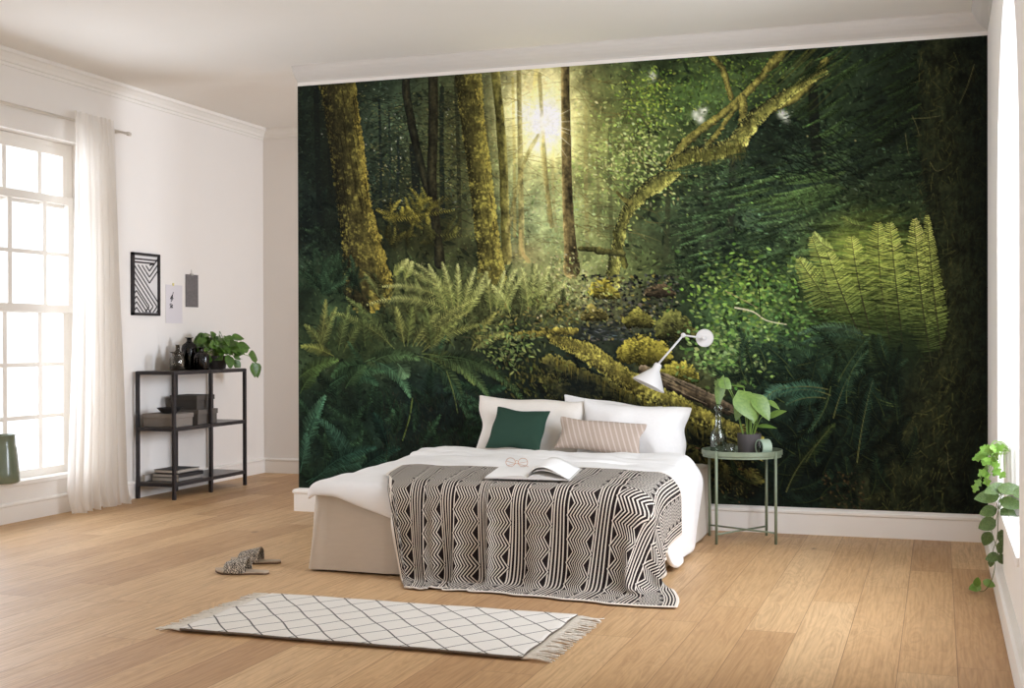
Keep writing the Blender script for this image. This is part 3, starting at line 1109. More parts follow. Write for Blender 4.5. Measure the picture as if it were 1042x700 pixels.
    # --- the mossy limb sweeping across the middle
    mc = ((128, 120, 40), (104, 98, 34), (56, 56, 24), (34, 36, 20))
    for pts in ([(806, 42, 9), (786, 66, 9), (768, 86, 7), (752, 103, 7)], [(722, 56, 5), (735, 70, 6), (740, 86, 5), (744, 100, 5)], [(840, 62, 6), (815, 96, 6), (790, 110, 6), (770, 120, 6)],
                [(752, 102, 6), (733, 118, 7), (714, 132, 8), (696, 148, 9), (682, 166, 8)], [(754, 104, 5), (740, 122, 4), (727, 140, 5), (718, 150, 5)], [(755, 100, 7), (756, 116, 8), (754, 132, 8)]):
        P.body([(a, b, w) for a, b, w in pts], ((110, 102, 42), (130, 120, 50), (52, 50, 24)), 0.2, fuzz=140)
    P.body([(838, 74, 8), (812, 88, 9), (790, 104, 12), (771, 118, 16), (760, 130, 17), (751, 143, 17), (738, 152, 17), (720, 156, 16), (702, 158, 16), (690, 166, 15), (682, 178, 15), (664, 190, 16), (650, 201, 15), (640, 213, 13), (633, 228, 12), (629, 248, 12), (625, 268, 13), (622, 290, 16)],
           ((32, 34, 20), (74, 74, 32), (134, 132, 54), (184, 180, 78)), 0.18, fuzz=1500)
    P.body([(628, 196, 3), (634, 202, 4), (642, 207, 5)], ((120, 112, 50), (90, 84, 36)), 0.2)
    P.body([(625, 236, 4), (630, 250, 5), (636, 270, 6)], ((96, 96, 36), (60, 60, 26)), 0.25, fuzz=60)
    for _ in range(260):                                    # hanging moss
        t = r.rand()
        x = 690 + 66 * t + r.normal(0, 3)
        y = 160 - 12 * t + r.normal(0, 2)
        L = r.uniform(6, 34) * (1 if x < 700 else 0.5)
        g = r.uniform(0.5, 1.0)
        P.line([(x, y), (x + r.normal(0, 1), y + L * 0.5), (x + r.normal(0, 2), y + L)], 1.2, 0.3, (96 * g, 94 * g, 36 * g), 0.5, 3)
    # --- conifer sprays on the right
    for _ in range(150):
        x, y = r.uniform(690, 930), r.uniform(150, 275)
        if y < 165 and x < 760:
            continue
        L = r.uniform(22, 62)
        g = r.uniform(0.45, 1.15) * (1.1 if x < 860 else 0.7)
        c = np.array((52, 84, 48)) * g
        P.frond((x + L * 0.6, y - L * 0.10), (x - L * 0.4, y + L * r.uniform(0.0, 0.35)), -0.10, r.uniform(3, 6), int(L / 1.5), c * 0.6, c * 1.1, 0.75, lean=0.75)
    for _ in range(26):
        x, y = r.uniform(760, 830), r.uniform(175, 215)
        L = r.uniform(30, 70)
        c = np.array((72, 112, 56)) * r.uniform(0.7, 1.1)
        P.frond((x + L * 0.6, y - L * 0.12), (x - L * 0.4, y + L * 0.10), -0.08, 4.5, int(L / 1.3), c * 0.7, c, 0.7, lean=0.8)
    for _ in range(60):                                     # upper right drooping sprays
        x, y = r.uniform(800, 960), r.uniform(50, 150)
        L = r.uniform(18, 50)
        c = np.array((44, 72, 34)) * r.uniform(0.5, 1.25) * (1.15 if x < 880 else 0.75)
        P.frond((x + L * 0.5, y - L * 0.35), (x - L * 0.5, y + L * 0.25), -0.12, r.uniform(3, 6), int(L / 1.6), c * 0.6, c, 0.8, lean=0.7)
    for _ in range(40):
        x, y = r.uniform(785, 850), r.uniform(45, 105)
        L = r.uniform(14, 36)
        g = r.uniform(0.5, 1.1)
        P.line([(x + L * 0.5, y - L * 0.5), (x, y), (x - L * 0.5, y + L * 0.45)], 1.5, 0.5, (84 * g, 88 * g, 34 * g), 0.45, 3)
    for _ in range(60):                                     # dead dark branches
        x, y = r.uniform(770, 860), r.uniform(120, 180)
        L = r.uniform(14, 40)
        P.line([(x, y), (x + L * 0.6, y + L * r.uniform(-0.1, 0.5)), (x + L, y + L * r.uniform(0, 0.9))], 1.2, 0.4, (16, 24, 16), 0.7, 3)
    P.scatter(2600, (690, 120, 960, 290), (2, 6), (0.7, 1.6), 0.25, 0.6, gain=(0.4, 1.9), al=0.7)
    P.scatter(500, (690, 170, 860, 290), (2, 6), (0.7, 1.6), 0.2, 0.5, ((64, 92, 50), (40, 62, 38), (84, 112, 62), (26, 40, 28)), (0.5, 1.1), 0.55)
    # --- dark mossy trunk at the far right
    P.body([(975, 25, 62), (972, 100, 66), (976, 180, 66), (984, 260, 56), (984, 340, 64), (968, 420, 96), (950, 480, 140), (940, 530, 190)], ((28, 34, 20), (36, 41, 23), (28, 34, 20), (18, 24, 17), (14, 20, 15)), 0.08, al=0.85)
    for _ in range(1500):
        y = r.uniform(50, 522)
        x = r.uniform(935, 1004) if y < 390 else r.uniform(1000 - (y - 300) * 0.58, 1003)
        g = r.uniform(0.25, 0.9) * (1.0 if x < 975 else 0.6) * (1.2 if y > 380 else 1.0)
        L = r.uniform(3, 14)
        a = math.pi / 2 + r.normal(0.35, 0.6)
        P.line([(x, y), (x + L * math.cos(a), y + L * math.sin(a))], 0.9, 0.3, (76 * g, 78 * g, 36 * g), 0.6, 2)
    for q in ([(991, 66), (984, 88), (976, 106)], [(928, 121), (945, 120), (957, 118)], [(921, 136), (923, 150), (925, 159)], [(928, 118), (933, 130), (935, 138)], [(964, 460), (965, 475), (970, 487)], [(946, 165), (952, 174), (960, 172)]):
        P.line(q, 0.9, 0.5, (86, 82, 46), 0.55)
    # --- stream bed, stones and boulders
    P.scatter(700, (592, 280, 690, 348), (2, 6), (1.4, 3.4), 0.1, 0.4, ((118, 112, 80), (74, 76, 56), (40, 46, 38), (112, 104, 44), (30, 34, 28), (60, 66, 56)), (0.4, 1.2), 0.85)
    B(612, 338, 26, 9, (34, 40, 38), 0.8)
    P.scatter(60, (590, 330, 640, 346), (3, 7), (0.6, 1.4), 0.05, 0.2, ((96, 104, 98), (60, 68, 64)), (0.6, 1.1), 0.7)

    def boulder(x, y, rx, ry, c, n=200):
        c_ = np.array(c, float)
        P.body([(x - rx * 0.75, y + ry * 0.25, ry * 1.3), (x - rx * 0.2, y - ry * 0.1, ry * 1.9), (x + rx * 0.3, y, ry * 1.8), (x + rx * 0.8, y + ry * 0.35, ry * 1.1)],
               (tuple(c_ * 0.22), tuple(c_ * 0.5), tuple(c_ * 0.9), tuple(c_ * 1.1)), 0.30)
        for _ in range(n):
            a, q = r.uniform(0, 6.28), r.rand() ** 0.5
            xx, yy = x + rx * q * math.cos(a), y + ry * q * math.sin(a)
            g = (1.25 - 0.9 * (yy - y + ry) / (2 * ry)) * r.uniform(0.55, 1.3)
            X_, Y_ = P.at(xx, yy)
            P.leaf(X_, Y_, r.uniform(1.5, 4) * P.k, r.uniform(0.7, 1.6) * P.k, r.normal(0.3, 0.7), np.clip(np.array(c, np.float32) / 255 * g, 0, 1).astype(np.float32), 0.8)
    P.body([(590, 253, 5), (602, 254, 7), (618, 256, 7), (634, 258, 6)], ((40, 42, 22), (92, 90, 40), (112, 106, 50)), 0.25)
    boulder(613, 294, 9, 10, (150, 132, 40), 110)
    boulder(605, 320, 12, 8, (110, 98, 44), 90)
    boulder(650, 325, 14, 9, (104, 98, 36), 110)
    boulder(624, 300, 6, 5, (128, 116, 40), 50)
    boulder(688, 334, 17, 15, (84, 86, 36), 170)
    boulder(672, 296, 15, 7, (84, 64, 46), 60)
    boulder(655, 358, 27, 15, (140, 124, 38), 320)
    boulder(690, 380, 20, 11, (140, 126, 40), 200)
    for _ in range(70):
        x, y = r.uniform(590, 690), r.uniform(280, 350)
        P.leaf(*P.at(x, y), r.uniform(4, 11) * P.k, r.uniform(1, 2.4) * P.k, r.normal(0.1, 0.4), np.array((18, 20, 16), np.float32) / 255, 0.5)
    # --- maple-like leaves on the right bank
    P.scatter(620, (705, 265, 810, 335), (3, 6.5), (1.6, 3.2), 0.1, 0.6, ((76, 118, 42), (100, 144, 54), (50, 86, 34), (118, 158, 66)), (0.5, 1.1), 0.85, soft=1.15)
    P.scatter(520, (700, 325, 785, 390), (3, 6.5), (1.6, 3.2), 0.1, 0.6, ((84, 130, 56), (110, 154, 72), (52, 92, 44), (128, 168, 88)), (0.5, 1.1), 0.85, soft=1.1)
    P.scatter(260, (770, 300, 850, 350), (3, 6.5), (1.6, 3.0), 0.1, 0.6, ((60, 110, 50), (88, 140, 66)), (0.45, 1.05), 0.8, soft=1.1)
    for _ in range(50):
        x, y = r.uniform(700, 800), r.uniform(270, 390)
        P.leaf(*P.at(x, y), r.uniform(6, 12) * P.k, r.uniform(2, 4) * P.k, r.uniform(0, 3), np.array((14, 26, 18), np.float32) / 255, 0.5)
    P.line([(748, 313), (766, 317), (780, 326), (800, 330)], 1.5, 0.9, (188, 176, 140), 0.9)
    P.line([(738, 296), (756, 305), (772, 314)], 0.8, 0.5, (130, 104, 70), 0.8)
    P.line([(771, 280), (773, 305), (774, 322)], 1.2, 0.8, (20, 22, 16), 0.85)
    # --- pale bright undergrowth below the sun
    P.scatter(520, (535, 262, 610, 320), (2, 5), (1.0, 2.2), 0.3, 0.8, ((186, 180, 104), (150, 156, 84), (206, 196, 128), (112, 124, 62)), (0.6, 1.1), 0.75, soft=1.15)
    B(535, 258, 18, 12, (196, 160, 96), 0.4)
    P.line([(530, 235), (531, 255), (538, 266)], 3, 5, (180, 146, 86), 0.6)
    # --- logs
    P.body([(500, 343, 6), (530, 341, 8), (560, 338, 8), (586, 337, 7)], ((50, 44, 22), (120, 104, 40), (164, 146, 52)), 0.22, fuzz=160)
    P.body([(655, 378, 12), (682, 390, 15), (706, 400, 15), (740, 416, 13)], ((40, 30, 24), (88, 66, 50), (120, 96, 76)), 0.14, fuzz=0)
    for _ in range(40):
        x = r.uniform(672, 736)
        y = 384 + (x - 672) * 0.44 + r.uniform(-6, 6)
        P.line([(x, y), (x + 8, y + 3.6), (x + 17, y + 7.6)], 0.8, 0.4, tuple(np.array((136, 108, 84)) * r.uniform(0.3, 1.1)), 0.7, 2)
    for y0, y1, w, br in ((425, 480, 26, 0.85), (404, 452, 22, 0.95)):
        P.body([(560, y0 - 32, w), (600, y0 - 16, w), (650, y0 + 8, w + 3), (700, y1 - 16, w + 5), (760, y1 + 10, w + 6)], tuple(tuple(np.array(c) * br) for c in ((18, 22, 18), (40, 42, 24), (84, 78, 34), (124, 114, 44))), 0.22, al=0.85, fuzz=900)
    for _ in range(150):
        t = r.rand()
        x, y = 575 + 175 * t, 385 + 75 * t + r.normal(0, 16)
        P.leaf(*P.at(x, y), r.uniform(5, 15) * P.k, r.uniform(1.2, 3.5) * P.k, 0.45 + r.normal(0, 0.5), np.array((12, 17, 13), np.float32) / 255 * r.uniform(0.7, 1.6), 0.55)
    P.body([(561, 344, 9), (578, 350, 14), (598, 358, 19), (624, 376, 20), (652, 394, 19), (690, 411, 17), (730, 430, 15), (770, 446, 14)], ((34, 32, 20), (80, 72, 32), (146, 130, 48), (180, 164, 60)), 0.18, moss=((160, 146, 54), 0.56), fuzz=1900)
    for _ in range(90):                                     # moss hanging off the log
        x = r.uniform(565, 720)
        y = 352 + (x - 565) * 0.47 + 12
        L = r.uniform(4, 15)
        g = r.uniform(0.45, 0.9)
        P.line([(x, y), (x + r.normal(0, 1), y + L)], 1.3, 0.4, (128 * g, 108 * g, 36 * g), 0.6, 2)
    P.scatter(260, (505, 355, 570, 410), (3, 8), (1.0, 2.4), 1.2, 0.5, ((72, 74, 30), (44, 50, 26), (96, 92, 36)), (0.4, 1.0), 0.75, soft=1.1)
    B(590, 395, 22, 12, (16, 22, 20), 0.75)
    # --- sunlit ferns, centre left
    P.scatter(420, (375, 285, 560, 350), (4, 11), (1.2, 2.6), 1.2, 0.8, ((22, 30, 18), (40, 48, 24), (60, 70, 34)), (0.5, 1.1), 0.6)
    for _ in range(70):
        b = (r.uniform(380, 570), r.uniform(300, 335))
        a = -math.pi / 2 + r.normal(0, 0.6)
        L = r.uniform(22, 44)
        c = np.array((112, 124, 62)) * r.uniform(0.5, 1.15)
        P.frond(b, (b[0] + L * math.cos(a), b[1] + L * math.sin(a)), r.normal(0, 0.2), 7, 26, c * 0.4, c, 0.85, rach=c * 0.7)
    sun0, sun1 = (90, 104, 42), (196, 202, 112)
    for b, t, bow in (((470, 318), (388, 292), 0.22), ((470, 325), (372, 311), 0.25), ((468, 312), (404, 270), 0.12), ((466, 310), (423, 268), 0.10), ((455, 322), (436, 268), 0.06), ((462, 318), (450, 266), 0.04), ((466, 318), (466, 268), 0.0), ((470, 320), (484, 272), -0.06), ((474, 322), (497, 276), -0.10), ((474, 322), (500, 284), -0.12),
                      ((500, 318), (494, 276), 0.02), ((505, 318), (514, 275), -0.06), ((508, 320), (526, 272), -0.08), ((510, 320), (536, 276), -0.12), ((540, 315), (546, 268), -0.02), ((538, 318), (530, 272), 0.06), ((545, 316), (560, 270), -0.08), ((520, 322), (500, 290), 0.14), ((545, 320), (576, 288), -0.14),
                      ((400, 282), (416, 264), -0.1), ((412, 285), (420, 266), -0.05)):
        P.frond(b, t, bow, 9, 34, sun0, sun1, 0.95, rach=(120, 122, 60), lean=0.95)
    # middle row
    for b, t, bow, c in (((402, 355), (336, 318), 0.16, (132, 148, 70)), ((398, 352), (352, 302), 0.10, (110, 132, 66)), ((412, 352), (403, 312), 0.02, (150, 160, 74)), ((415, 352), (420, 312), -0.02, (120, 138, 64)), ((420, 352), (448, 318), -0.12, (140, 150, 72)),
                         ((424, 352), (487, 302), -0.14, (164, 170, 82)), ((428, 352), (478, 316), -0.12, (150, 156, 72)), ((432, 354), (466, 328), -0.10, (120, 132, 60)), ((430, 358), (492, 330), -0.16, (142, 150, 68)), ((326, 355), (332, 304), 0.02, (150, 154, 70)), ((326, 358), (343, 312), -0.06, (120, 132, 62)), ((345, 356), (356, 310), -0.04, (96, 116, 58)),
                         ((330, 358), (310, 330), 0.14, (110, 124, 58)), ((350, 358), (372, 324), -0.10, (96, 116, 56)), ((340, 362), (306, 352), 0.10, (128, 138, 58)), ((480, 356), (505, 318), -0.12, (160, 160, 70)), ((482, 356), (514, 338), -0.12, (150, 156, 76)), ((372, 352), (366, 308), 0.04, (86, 108, 54)), ((440, 356), (432, 312), 0.04, (96, 116, 56))):
        P.frond(b, t, bow, 10, 32, np.array(c) * 0.42, c, 1.05, rach=np.array(c) * 0.7, lean=1.0)
    # upper left dark ferns
    for _ in range(26):
        b = (r.uniform(318, 372), r.uniform(285, 305))
        a = -math.pi / 2 + r.normal(-0.1, 0.75)
        L = r.uniform(22, 44)
        c = np.array((40, 76, 50)) * r.uniform(0.55, 1.25)
        P.frond(b, (b[0] + L * math.cos(a), b[1] + L * math.sin(a) * 0.9), r.normal(0, 0.18), 7, 24, c * 0.5, c, 0.95, rach=c * 0.7)
    # leafy weeds by the stream
    P.scatter(220, (488, 330, 545, 375), (4, 8), (1.4, 2.6), 0.3, 0.8, ((130, 146, 72), (94, 116, 60), (60, 84, 44)), (0.55, 1.1), 0.8, soft=1.1)
    P.scatter(200, (520, 300, 600, 345), (3, 7), (1.2, 2.4), 0.3, 0.8, ((120, 110, 46), (84, 90, 44), (150, 132, 60)), (0.5, 1.0), 0.7, soft=1.1)
    # --- big dark blue-green ferns, lower left
    def big(b, t, bow, ll, c, n=44, w=1.35, lr=(1, 1)):
        P.frond(b, t, bow, ll, n, np.array(c) * 0.38, c, w, lean=1.1, rach=np.array(c) * 0.85, lr=lr, al=0.9)
    for _ in range(70):
        b = (r.uniform(303, 520), r.uniform(390, 500))
        a = -math.pi / 2 + r.normal(0, 1.1)
        L = r.uniform(25, 60)
        c = np.array((30, 64, 42)) * r.uniform(0.5, 1.35)
        P.frond(b, (b[0] + L * math.cos(a), b[1] + L * math.sin(a)), r.normal(0, 0.2), 9, 30, c * 0.4, c, 1.15)
    for b, t, bow, c in (((340, 385), (386, 392), -0.28, (40, 88, 60)), ((336, 392), (398, 378), -0.22, (46, 92, 60)), ((372, 372), (338, 384), 0.30, (44, 84, 50)), ((376, 366), (418, 405), -0.30, (62, 118, 82)), ((372, 368), (428, 366), -0.22, (70, 112, 66)), ((380, 368), (412, 362), -0.2, (64, 100, 58)),
                         ((405, 370), (414, 384), -0.15, (84, 134, 92)), ((425, 362), (470, 402), -0.30, (84, 118, 62)), ((430, 360), (484, 392), -0.28, (96, 120, 56)), ((440, 362), (498, 405), -0.26, (70, 104, 58)), ((450, 366), (512, 388), -0.22, (66, 96, 52)), ((436, 366), (476, 425), -0.22, (46, 84, 56)), ((445, 362), (535, 410), -0.26, (54, 84, 46)),
                         ((310, 450), (332, 402), -0.12, (62, 122, 88)), ((312, 460), (330, 405), -0.08, (46, 104, 76)), ((360, 472), (322, 425), 0.18, (42, 92, 70)), ((352, 480), (330, 430), 0.12, (34, 80, 60)), ((312, 490), (395, 468), -0.12, (38, 90, 68)), ((315, 492), (372, 462), -0.14, (34, 84, 62)), ((306, 480), (312, 440), 0.04, (44, 96, 72)), ((330, 478), (384, 455), -0.16, (26, 70, 54)),
                         ((306, 400), (328, 372), -0.14, (58, 92, 44)), ((304, 385), (345, 366), -0.16, (66, 98, 46)), ((366, 480), (408, 455), -0.14, (22, 60, 46)), ((395, 455), (380, 420), 0.12, (18, 52, 40)), ((352, 395), (372, 372), -0.14, (52, 92, 54))):
        big(b, t, bow, 12, c)
    for q, c in (([(420, 405), (417, 425), (410, 448)], (86, 110, 44)), ([(455, 378), (462, 400), (466, 420)], (80, 96, 44)), ([(330, 425), (332, 450), (328, 480)], (24, 46, 30))):
        P.line(q, 1.3, 0.8, c, 0.8)
    P.scatter(360, (390, 400, 490, 470), (4, 12), (0.6, 1.2), 1.4, 0.4, ((58, 46, 32), (34, 30, 24), (18, 24, 20), (44, 52, 34)), (0.5, 1.0), 0.5)
    # --- the bright backlit fern on the right
    B(885, 262, 52, 40, (112, 138, 46), 0.5, p=1.6)
    B(905, 320, 44, 40, (40, 60, 28), 0.65, p=1.5)
    P.scatter(900, (822, 224, 950, 345), (8, 18), (0.9, 1.6), 0.06, 0.16, gain=(0.5, 1.45), al=0.7)
    for b, t, bow, ll, lr in (((905, 345), (893, 226), -0.05, 20, (1, 1)), ((948, 372), (930, 222), -0.03, 20, (1, .8)), ((885, 335), (866, 240), -0.04, 20, (1, 1)), ((860, 325), (812, 262), -0.06, 17, (1, 1)), ((846, 315), (825, 240), 0.06, 13, (1, 1)), ((918, 350), (905, 226), 0.00, 18, (1, 1)), ((958, 360), (943, 218), -0.02, 10, (1, 1)), ((872, 335), (838, 246), -0.03, 16, (1, 1))):
        n = int(math.hypot(b[0] - t[0], b[1] - t[1]) / 2.3)
        P.frond(b, t, bow, ll * 1.25, n, (42, 64, 28), (206, 222, 88), 1.15, lean=1.42, rach=(52, 50, 30), lr=lr, al=0.9, tipfade=0.55, rw=1.3)
    P.scatter(420, (835, 250, 950, 372), (8, 18), (0.7, 1.2), 0.06, 0.14, ((22, 34, 18), (34, 48, 24), (54, 76, 34)), (0.6, 1.1), 0.5)
    B(866, 250, 30, 22, (170, 186, 72), 0.18)
    B(920, 350, 30, 26, (20, 32, 20), 0.45)
    P.frond((850, 255), (828, 236), -0.25, 9, 26, (120, 140, 60), (150, 170, 80), 1.0, rach=(90, 90, 44))
    P.frond((882, 230), (856, 220), -0.25, 8, 24, (70, 90, 40), (110, 130, 56), 1.0, rach=(70, 70, 34))
    # --- lower right ferns
    for b, t, bow, c in (((885, 345), (812, 340), 0.26, (58, 96, 72)), ((884, 350), (815, 350), 0.24, (44, 84, 60)), ((866, 396), (785, 342), 0.10, (44, 84, 52)), ((860, 402), (782, 362), 0.10, (34, 72, 48)), ((882, 386), (887, 384), 0.05, (30, 62, 46))):
        P.frond(b, t, bow, 10, 40, np.array(c) * 0.6, c, 1.0, rach=np.array(c) * 0.7, lean=1.0)
    for _ in range(120):
        b = (r.uniform(760, 925), r.uniform(370, 510))
        a = -math.pi / 2 + r.normal(-0.2, 0.9)
        L = r.uniform(26, 62)
        g = r.uniform(0.45, 1.1) * (1.2 if b[1] < 420 else 0.8)
        c = np.array((28, 54, 38)) * g
        P.frond(b, (b[0] + L * math.cos(a), b[1] + L * math.sin(a)), r.normal(0, 0.2), 9, 30, c * 0.5, c, 1.05, rach=np.array((52, 66, 30)) * g)
    for b, t, bow, c in (((872, 470), (888, 386), -0.04, (30, 60, 44)), ((848, 425), (862, 385), -0.05, (26, 60, 44)), ((820, 470), (850, 430), -0.08, (40, 60, 28)), ((800, 500), (830, 452), -0.1, (36, 50, 24)), ((845, 402), (792, 402), 0.22, (44, 100, 76)), ((840, 405), (800, 412), 0.2, (40, 90, 66)), ((800, 392), (776, 410), 0.2, (70, 130, 100)), ((842, 396), (788, 398), 0.15, (52, 112, 84))):
        P.frond(b, t, bow, 10, 36, np.array(c) * 0.6, c, 0.95, rach=(84, 88, 44), lean=1.15)
    P.scatter(120, (835, 480, 880, 525), (2, 4), (1, 2), 0.4, 1.0, ((84, 62, 36), (52, 40, 26)), (0.4, 1.0), 0.7)
    P.scatter(160, (690, 450, 770, 515), (2, 6), (1, 2.2), 0.6, 0.8, ((84, 78, 32), (48, 52, 26), (30, 42, 28), (104, 72, 44)), (0.4, 1.0), 0.7)
    # --- print grain and overall grade
    P.scatter(6000, (303, 38, 1006, 525), (1.2, 3.5), (0.5, 1.1), 0.6, 1.2, gain=(0.55, 1.6), al=0.5)
    P.im *= (0.94 + 0.12 * P.n2)[..., None]
    g = np.clip(P.im, 0, 1)
    # ink balance of the print: greens lean to olive, ochres to moss
    d = g[..., 1] - g[..., 0]
    up, dn = np.maximum(d, 0), np.maximum(-d, 0)
    g[..., 0] += 0.32 * up - 0.10 * dn
    g[..., 1] += 0.30 * dn - 0.05 * up
    g[..., 2] += 0.16 * np.maximum(np.minimum(g[..., 0], g[..., 1]) - g[..., 2], 0)
    lum = (g @ np.array((0.3, 0.59, 0.11), np.float32))[..., None]
    g = np.clip(lum + (g - lum) * 1.0, 0, 1)
    # crispness: local contrast at two scales
    for rad, k in ((2, 0.55), (9, 0.30)):
        s = g
        for ax in (0, 1):
            c = np.cumsum(np.pad(s, [(rad + 1, rad) if a == ax else (0, 0) for a in range(3)], mode='edge'), axis=ax, dtype=np.float64)
            n = g.shape[ax]
            s = ((np.take(c, np.arange(2 * rad + 1, 2 * rad + 1 + n), ax) - np.take(c, np.arange(0, n), ax)) / (2 * rad + 1)).astype(np.float32)
        w = np.clip(1.25 - lum, 0.3, 1)
        g = np.clip(g + k * w * (g - s), 0, 1)
    g = g ** 0.88
    g = g + 0.22 * (g * g * (3 - 2 * g) - g)
    return np.clip(g, 0, 1)


def hang_mural():
    nx, ny = 880, 546
    im = paint_mural(2 * nx, 2 * ny).astype(np.float32)
    im = 0.25 * (im[0::2, 0::2] + im[1::2, 0::2] + im[0::2, 1::2] + im[1::2, 1::2])
    im = np.where(im <= 0.04045, im / 12.92, ((im + 0.055) / 1.055) ** 2.4)
    x = np.linspace(XL, XR - 0.0005, nx)
    z = np.linspace(ZT, ZB, ny)
    X, Z = np.meshgrid(x, z)
    n = nx * ny
    co = np.stack([X, np.full_like(X, -0.002), Z], -1).reshape(-1, 3)
    I = np.arange(n).reshape(ny, nx)
    q = np.stack([I[:-1, :-1], I[1:, :-1], I[1:, 1:], I[:-1, 1:]], -1).reshape(-1, 4)
    # the sheet's back and rim
    bk = np.array([(XL, -0.0002, ZT), (XL, -0.0002, ZB), (XR - 0.0005, -0.0002, ZB), (XR - 0.0005, -0.0002, ZT)])
    c = [int(I[0, 0]), int(I[-1, 0]), int(I[-1, -1]), int(I[0, -1])]
    ext = [(n, n + 3, n + 2, n + 1)] + [(c[i], n + i, n + (i + 1) % 4, c[(i + 1) % 4]) for i in range(4)]
    q = np.concatenate([q, np.array(ext)], 0)
    co = np.concatenate([co, bk], 0)
    me = bpy.data.meshes.new('mural')
    me.vertices.add(len(co))
    me.vertices.foreach_set('co', (co - np.array((XL, 0, ZB))).astype(np.float32).ravel())
    me.loops.add(q.size)
    me.loops.foreach_set('vertex_index', q.astype(np.int32).ravel())
    me.polygons.add(len(q))
    me.polygons.foreach_set('loop_start', (np.arange(len(q)) * 4).astype(np.int32))
    me.update(calc_edges=True)
    at_ = me.color_attributes.new('print', 'FLOAT_COLOR', 'POINT')
    col = np.ones((len(co), 4), np.float32)
    col[:n, :3] = im.reshape(-1, 3)
    at_.data.foreach_set('color', col.ravel())
    m, nt, b = new_mat('printed_wallpaper')
    a = nd(nt, 'ShaderNodeAttribute')
    a.attribute_name = 'print'
    tc = nd(nt, 'ShaderNodeTexCoord')
    grain = nd(nt, 'ShaderNodeTexNoise')
    grain.inputs['Scale'].default_value = 260
    nt.links.new(tc.outputs['Object'], grain.inputs['Vector'])
    sc = nd(nt, 'ShaderNodeVectorMath', operation='SCALE')
    nt.links.new(a.outputs['Color'], sc.inputs[0])
    nt.links.new(mth(nt, 'MULTIPLY_ADD', grain.outputs[0], 0.3, PRINT_GAIN - 0.15), sc.inputs['Scale'])
    nt.links.new(sc.outputs[0], b.inputs['Base Color'])
    b.inputs['Roughness'].default_value = 0.9
    b.inputs['Specular IOR Level'].default_value = 0.08
    me.materials.append(m)
    o = bpy.data.objects.new('mural', me)
    o.location = (XL, D, ZB)
    COL.objects.link(o)
    return tag(o, 'large photo mural of a sunlit mossy forest with ferns covering the back wall', 'mural')


PRINT_GAIN = 1.0
hang_mural()

# ------------------------------------------------------------------ cloth: a small position-based solver
def smooth_noise(P, f, seed):
    """sum of oriented sines: cheap wrinkles"""
    rg = np.random.RandomState(seed)
    out = np.zeros(P.shape[:-1])
    for _ in range(9):
        k = rg.normal(size=3)
        k *= f * rg.uniform(0.5, 1.6) / np.linalg.norm(k)
        out += np.sin(P @ k + rg.uniform(0, 6.28)) / 9 ** 0.5
    return out * 0.8


def sd_round_box(P, lo, hi, r):
    c = (np.array(lo) + np.array(hi)) / 2
    h = (np.array(hi) - np.array(lo)) / 2 - r
    d = P - c
    q = np.abs(d) - h
    o = np.maximum(q, 0)
    l = np.linalg.norm(o, axis=-1)
    ins = np.minimum(q.max(-1), 0)
    n = np.where(l[..., None] > 1e-9, o / np.maximum(l, 1e-9)[..., None], (q >= q.max(-1)[..., None]).astype(float)) * np.where(d < 0, -1, 1)
    return l + ins - r, n


def drape(P, flat, collide, steps=200, passes=10, g=9.8, dt=0.018, damp=0.97, bend=0.25, pin=None):
    P = P.copy()
    Q = P.copy()

    def L(a, b):
        return np.linalg.norm(a - b, axis=-1)
    sets = []
    na, nb = P.shape[:2]

    def idx(di, dj, mod):
        I, J = np.meshgrid(np.arange(na), np.arange(nb), indexing='ij')
        ok = (I + di < na) & (J + dj < nb) & (J + dj >= 0)
        if di:
            key = (I // abs(di)) % 2
        else:
            key = (J // abs(dj)) % 2
        for p in (0, 1):
            m_ = ok & (key == p)
            a = (I[m_] * nb + J[m_])
            b = ((I + di)[m_] * nb + (J + dj)[m_])
            sets.append((a, b, L(F[a], F[b])[:, None], mod))
    F = flat.reshape(-1, 3)
    idx(1, 0, 1.0)
    idx(0, 1, 1.0)
    idx(1, 1, 0.5)
    idx(1, -1, 0.5)
    idx(2, 0, bend)
    idx(0, 2, bend)
    X = P.reshape(-1, 3)
    O = Q.reshape(-1, 3)
    if pin is not None:
        pin = pin.ravel()
        X0 = X[pin].copy()
    for s in range(steps):
        V = (X - O) * damp
        sp = np.linalg.norm(V, axis=1, keepdims=True)
        V *= np.minimum(1, 0.03 / np.maximum(sp, 1e-9))
        O = X.copy()
        X = X + V
        X[:, 2] -= g * dt * dt
        for _ in range(passes):
            for a, b, l0, k in sets:
                d = X[b] - X[a]
                l = np.linalg.norm(d, axis=1, keepdims=True)
                c = d * (0.5 * k * (l - l0) / np.maximum(l, 1e-9))
                X[a] += c
                X[b] -= c
            if pin is not None:
                X[pin] = X0
        X, O = collide(X, O)
    return X.reshape(na, nb, 3)


BX0, BX1, BY0, BY1, BZ = -3.10, -1.352, 5.90, 7.925, 0.420


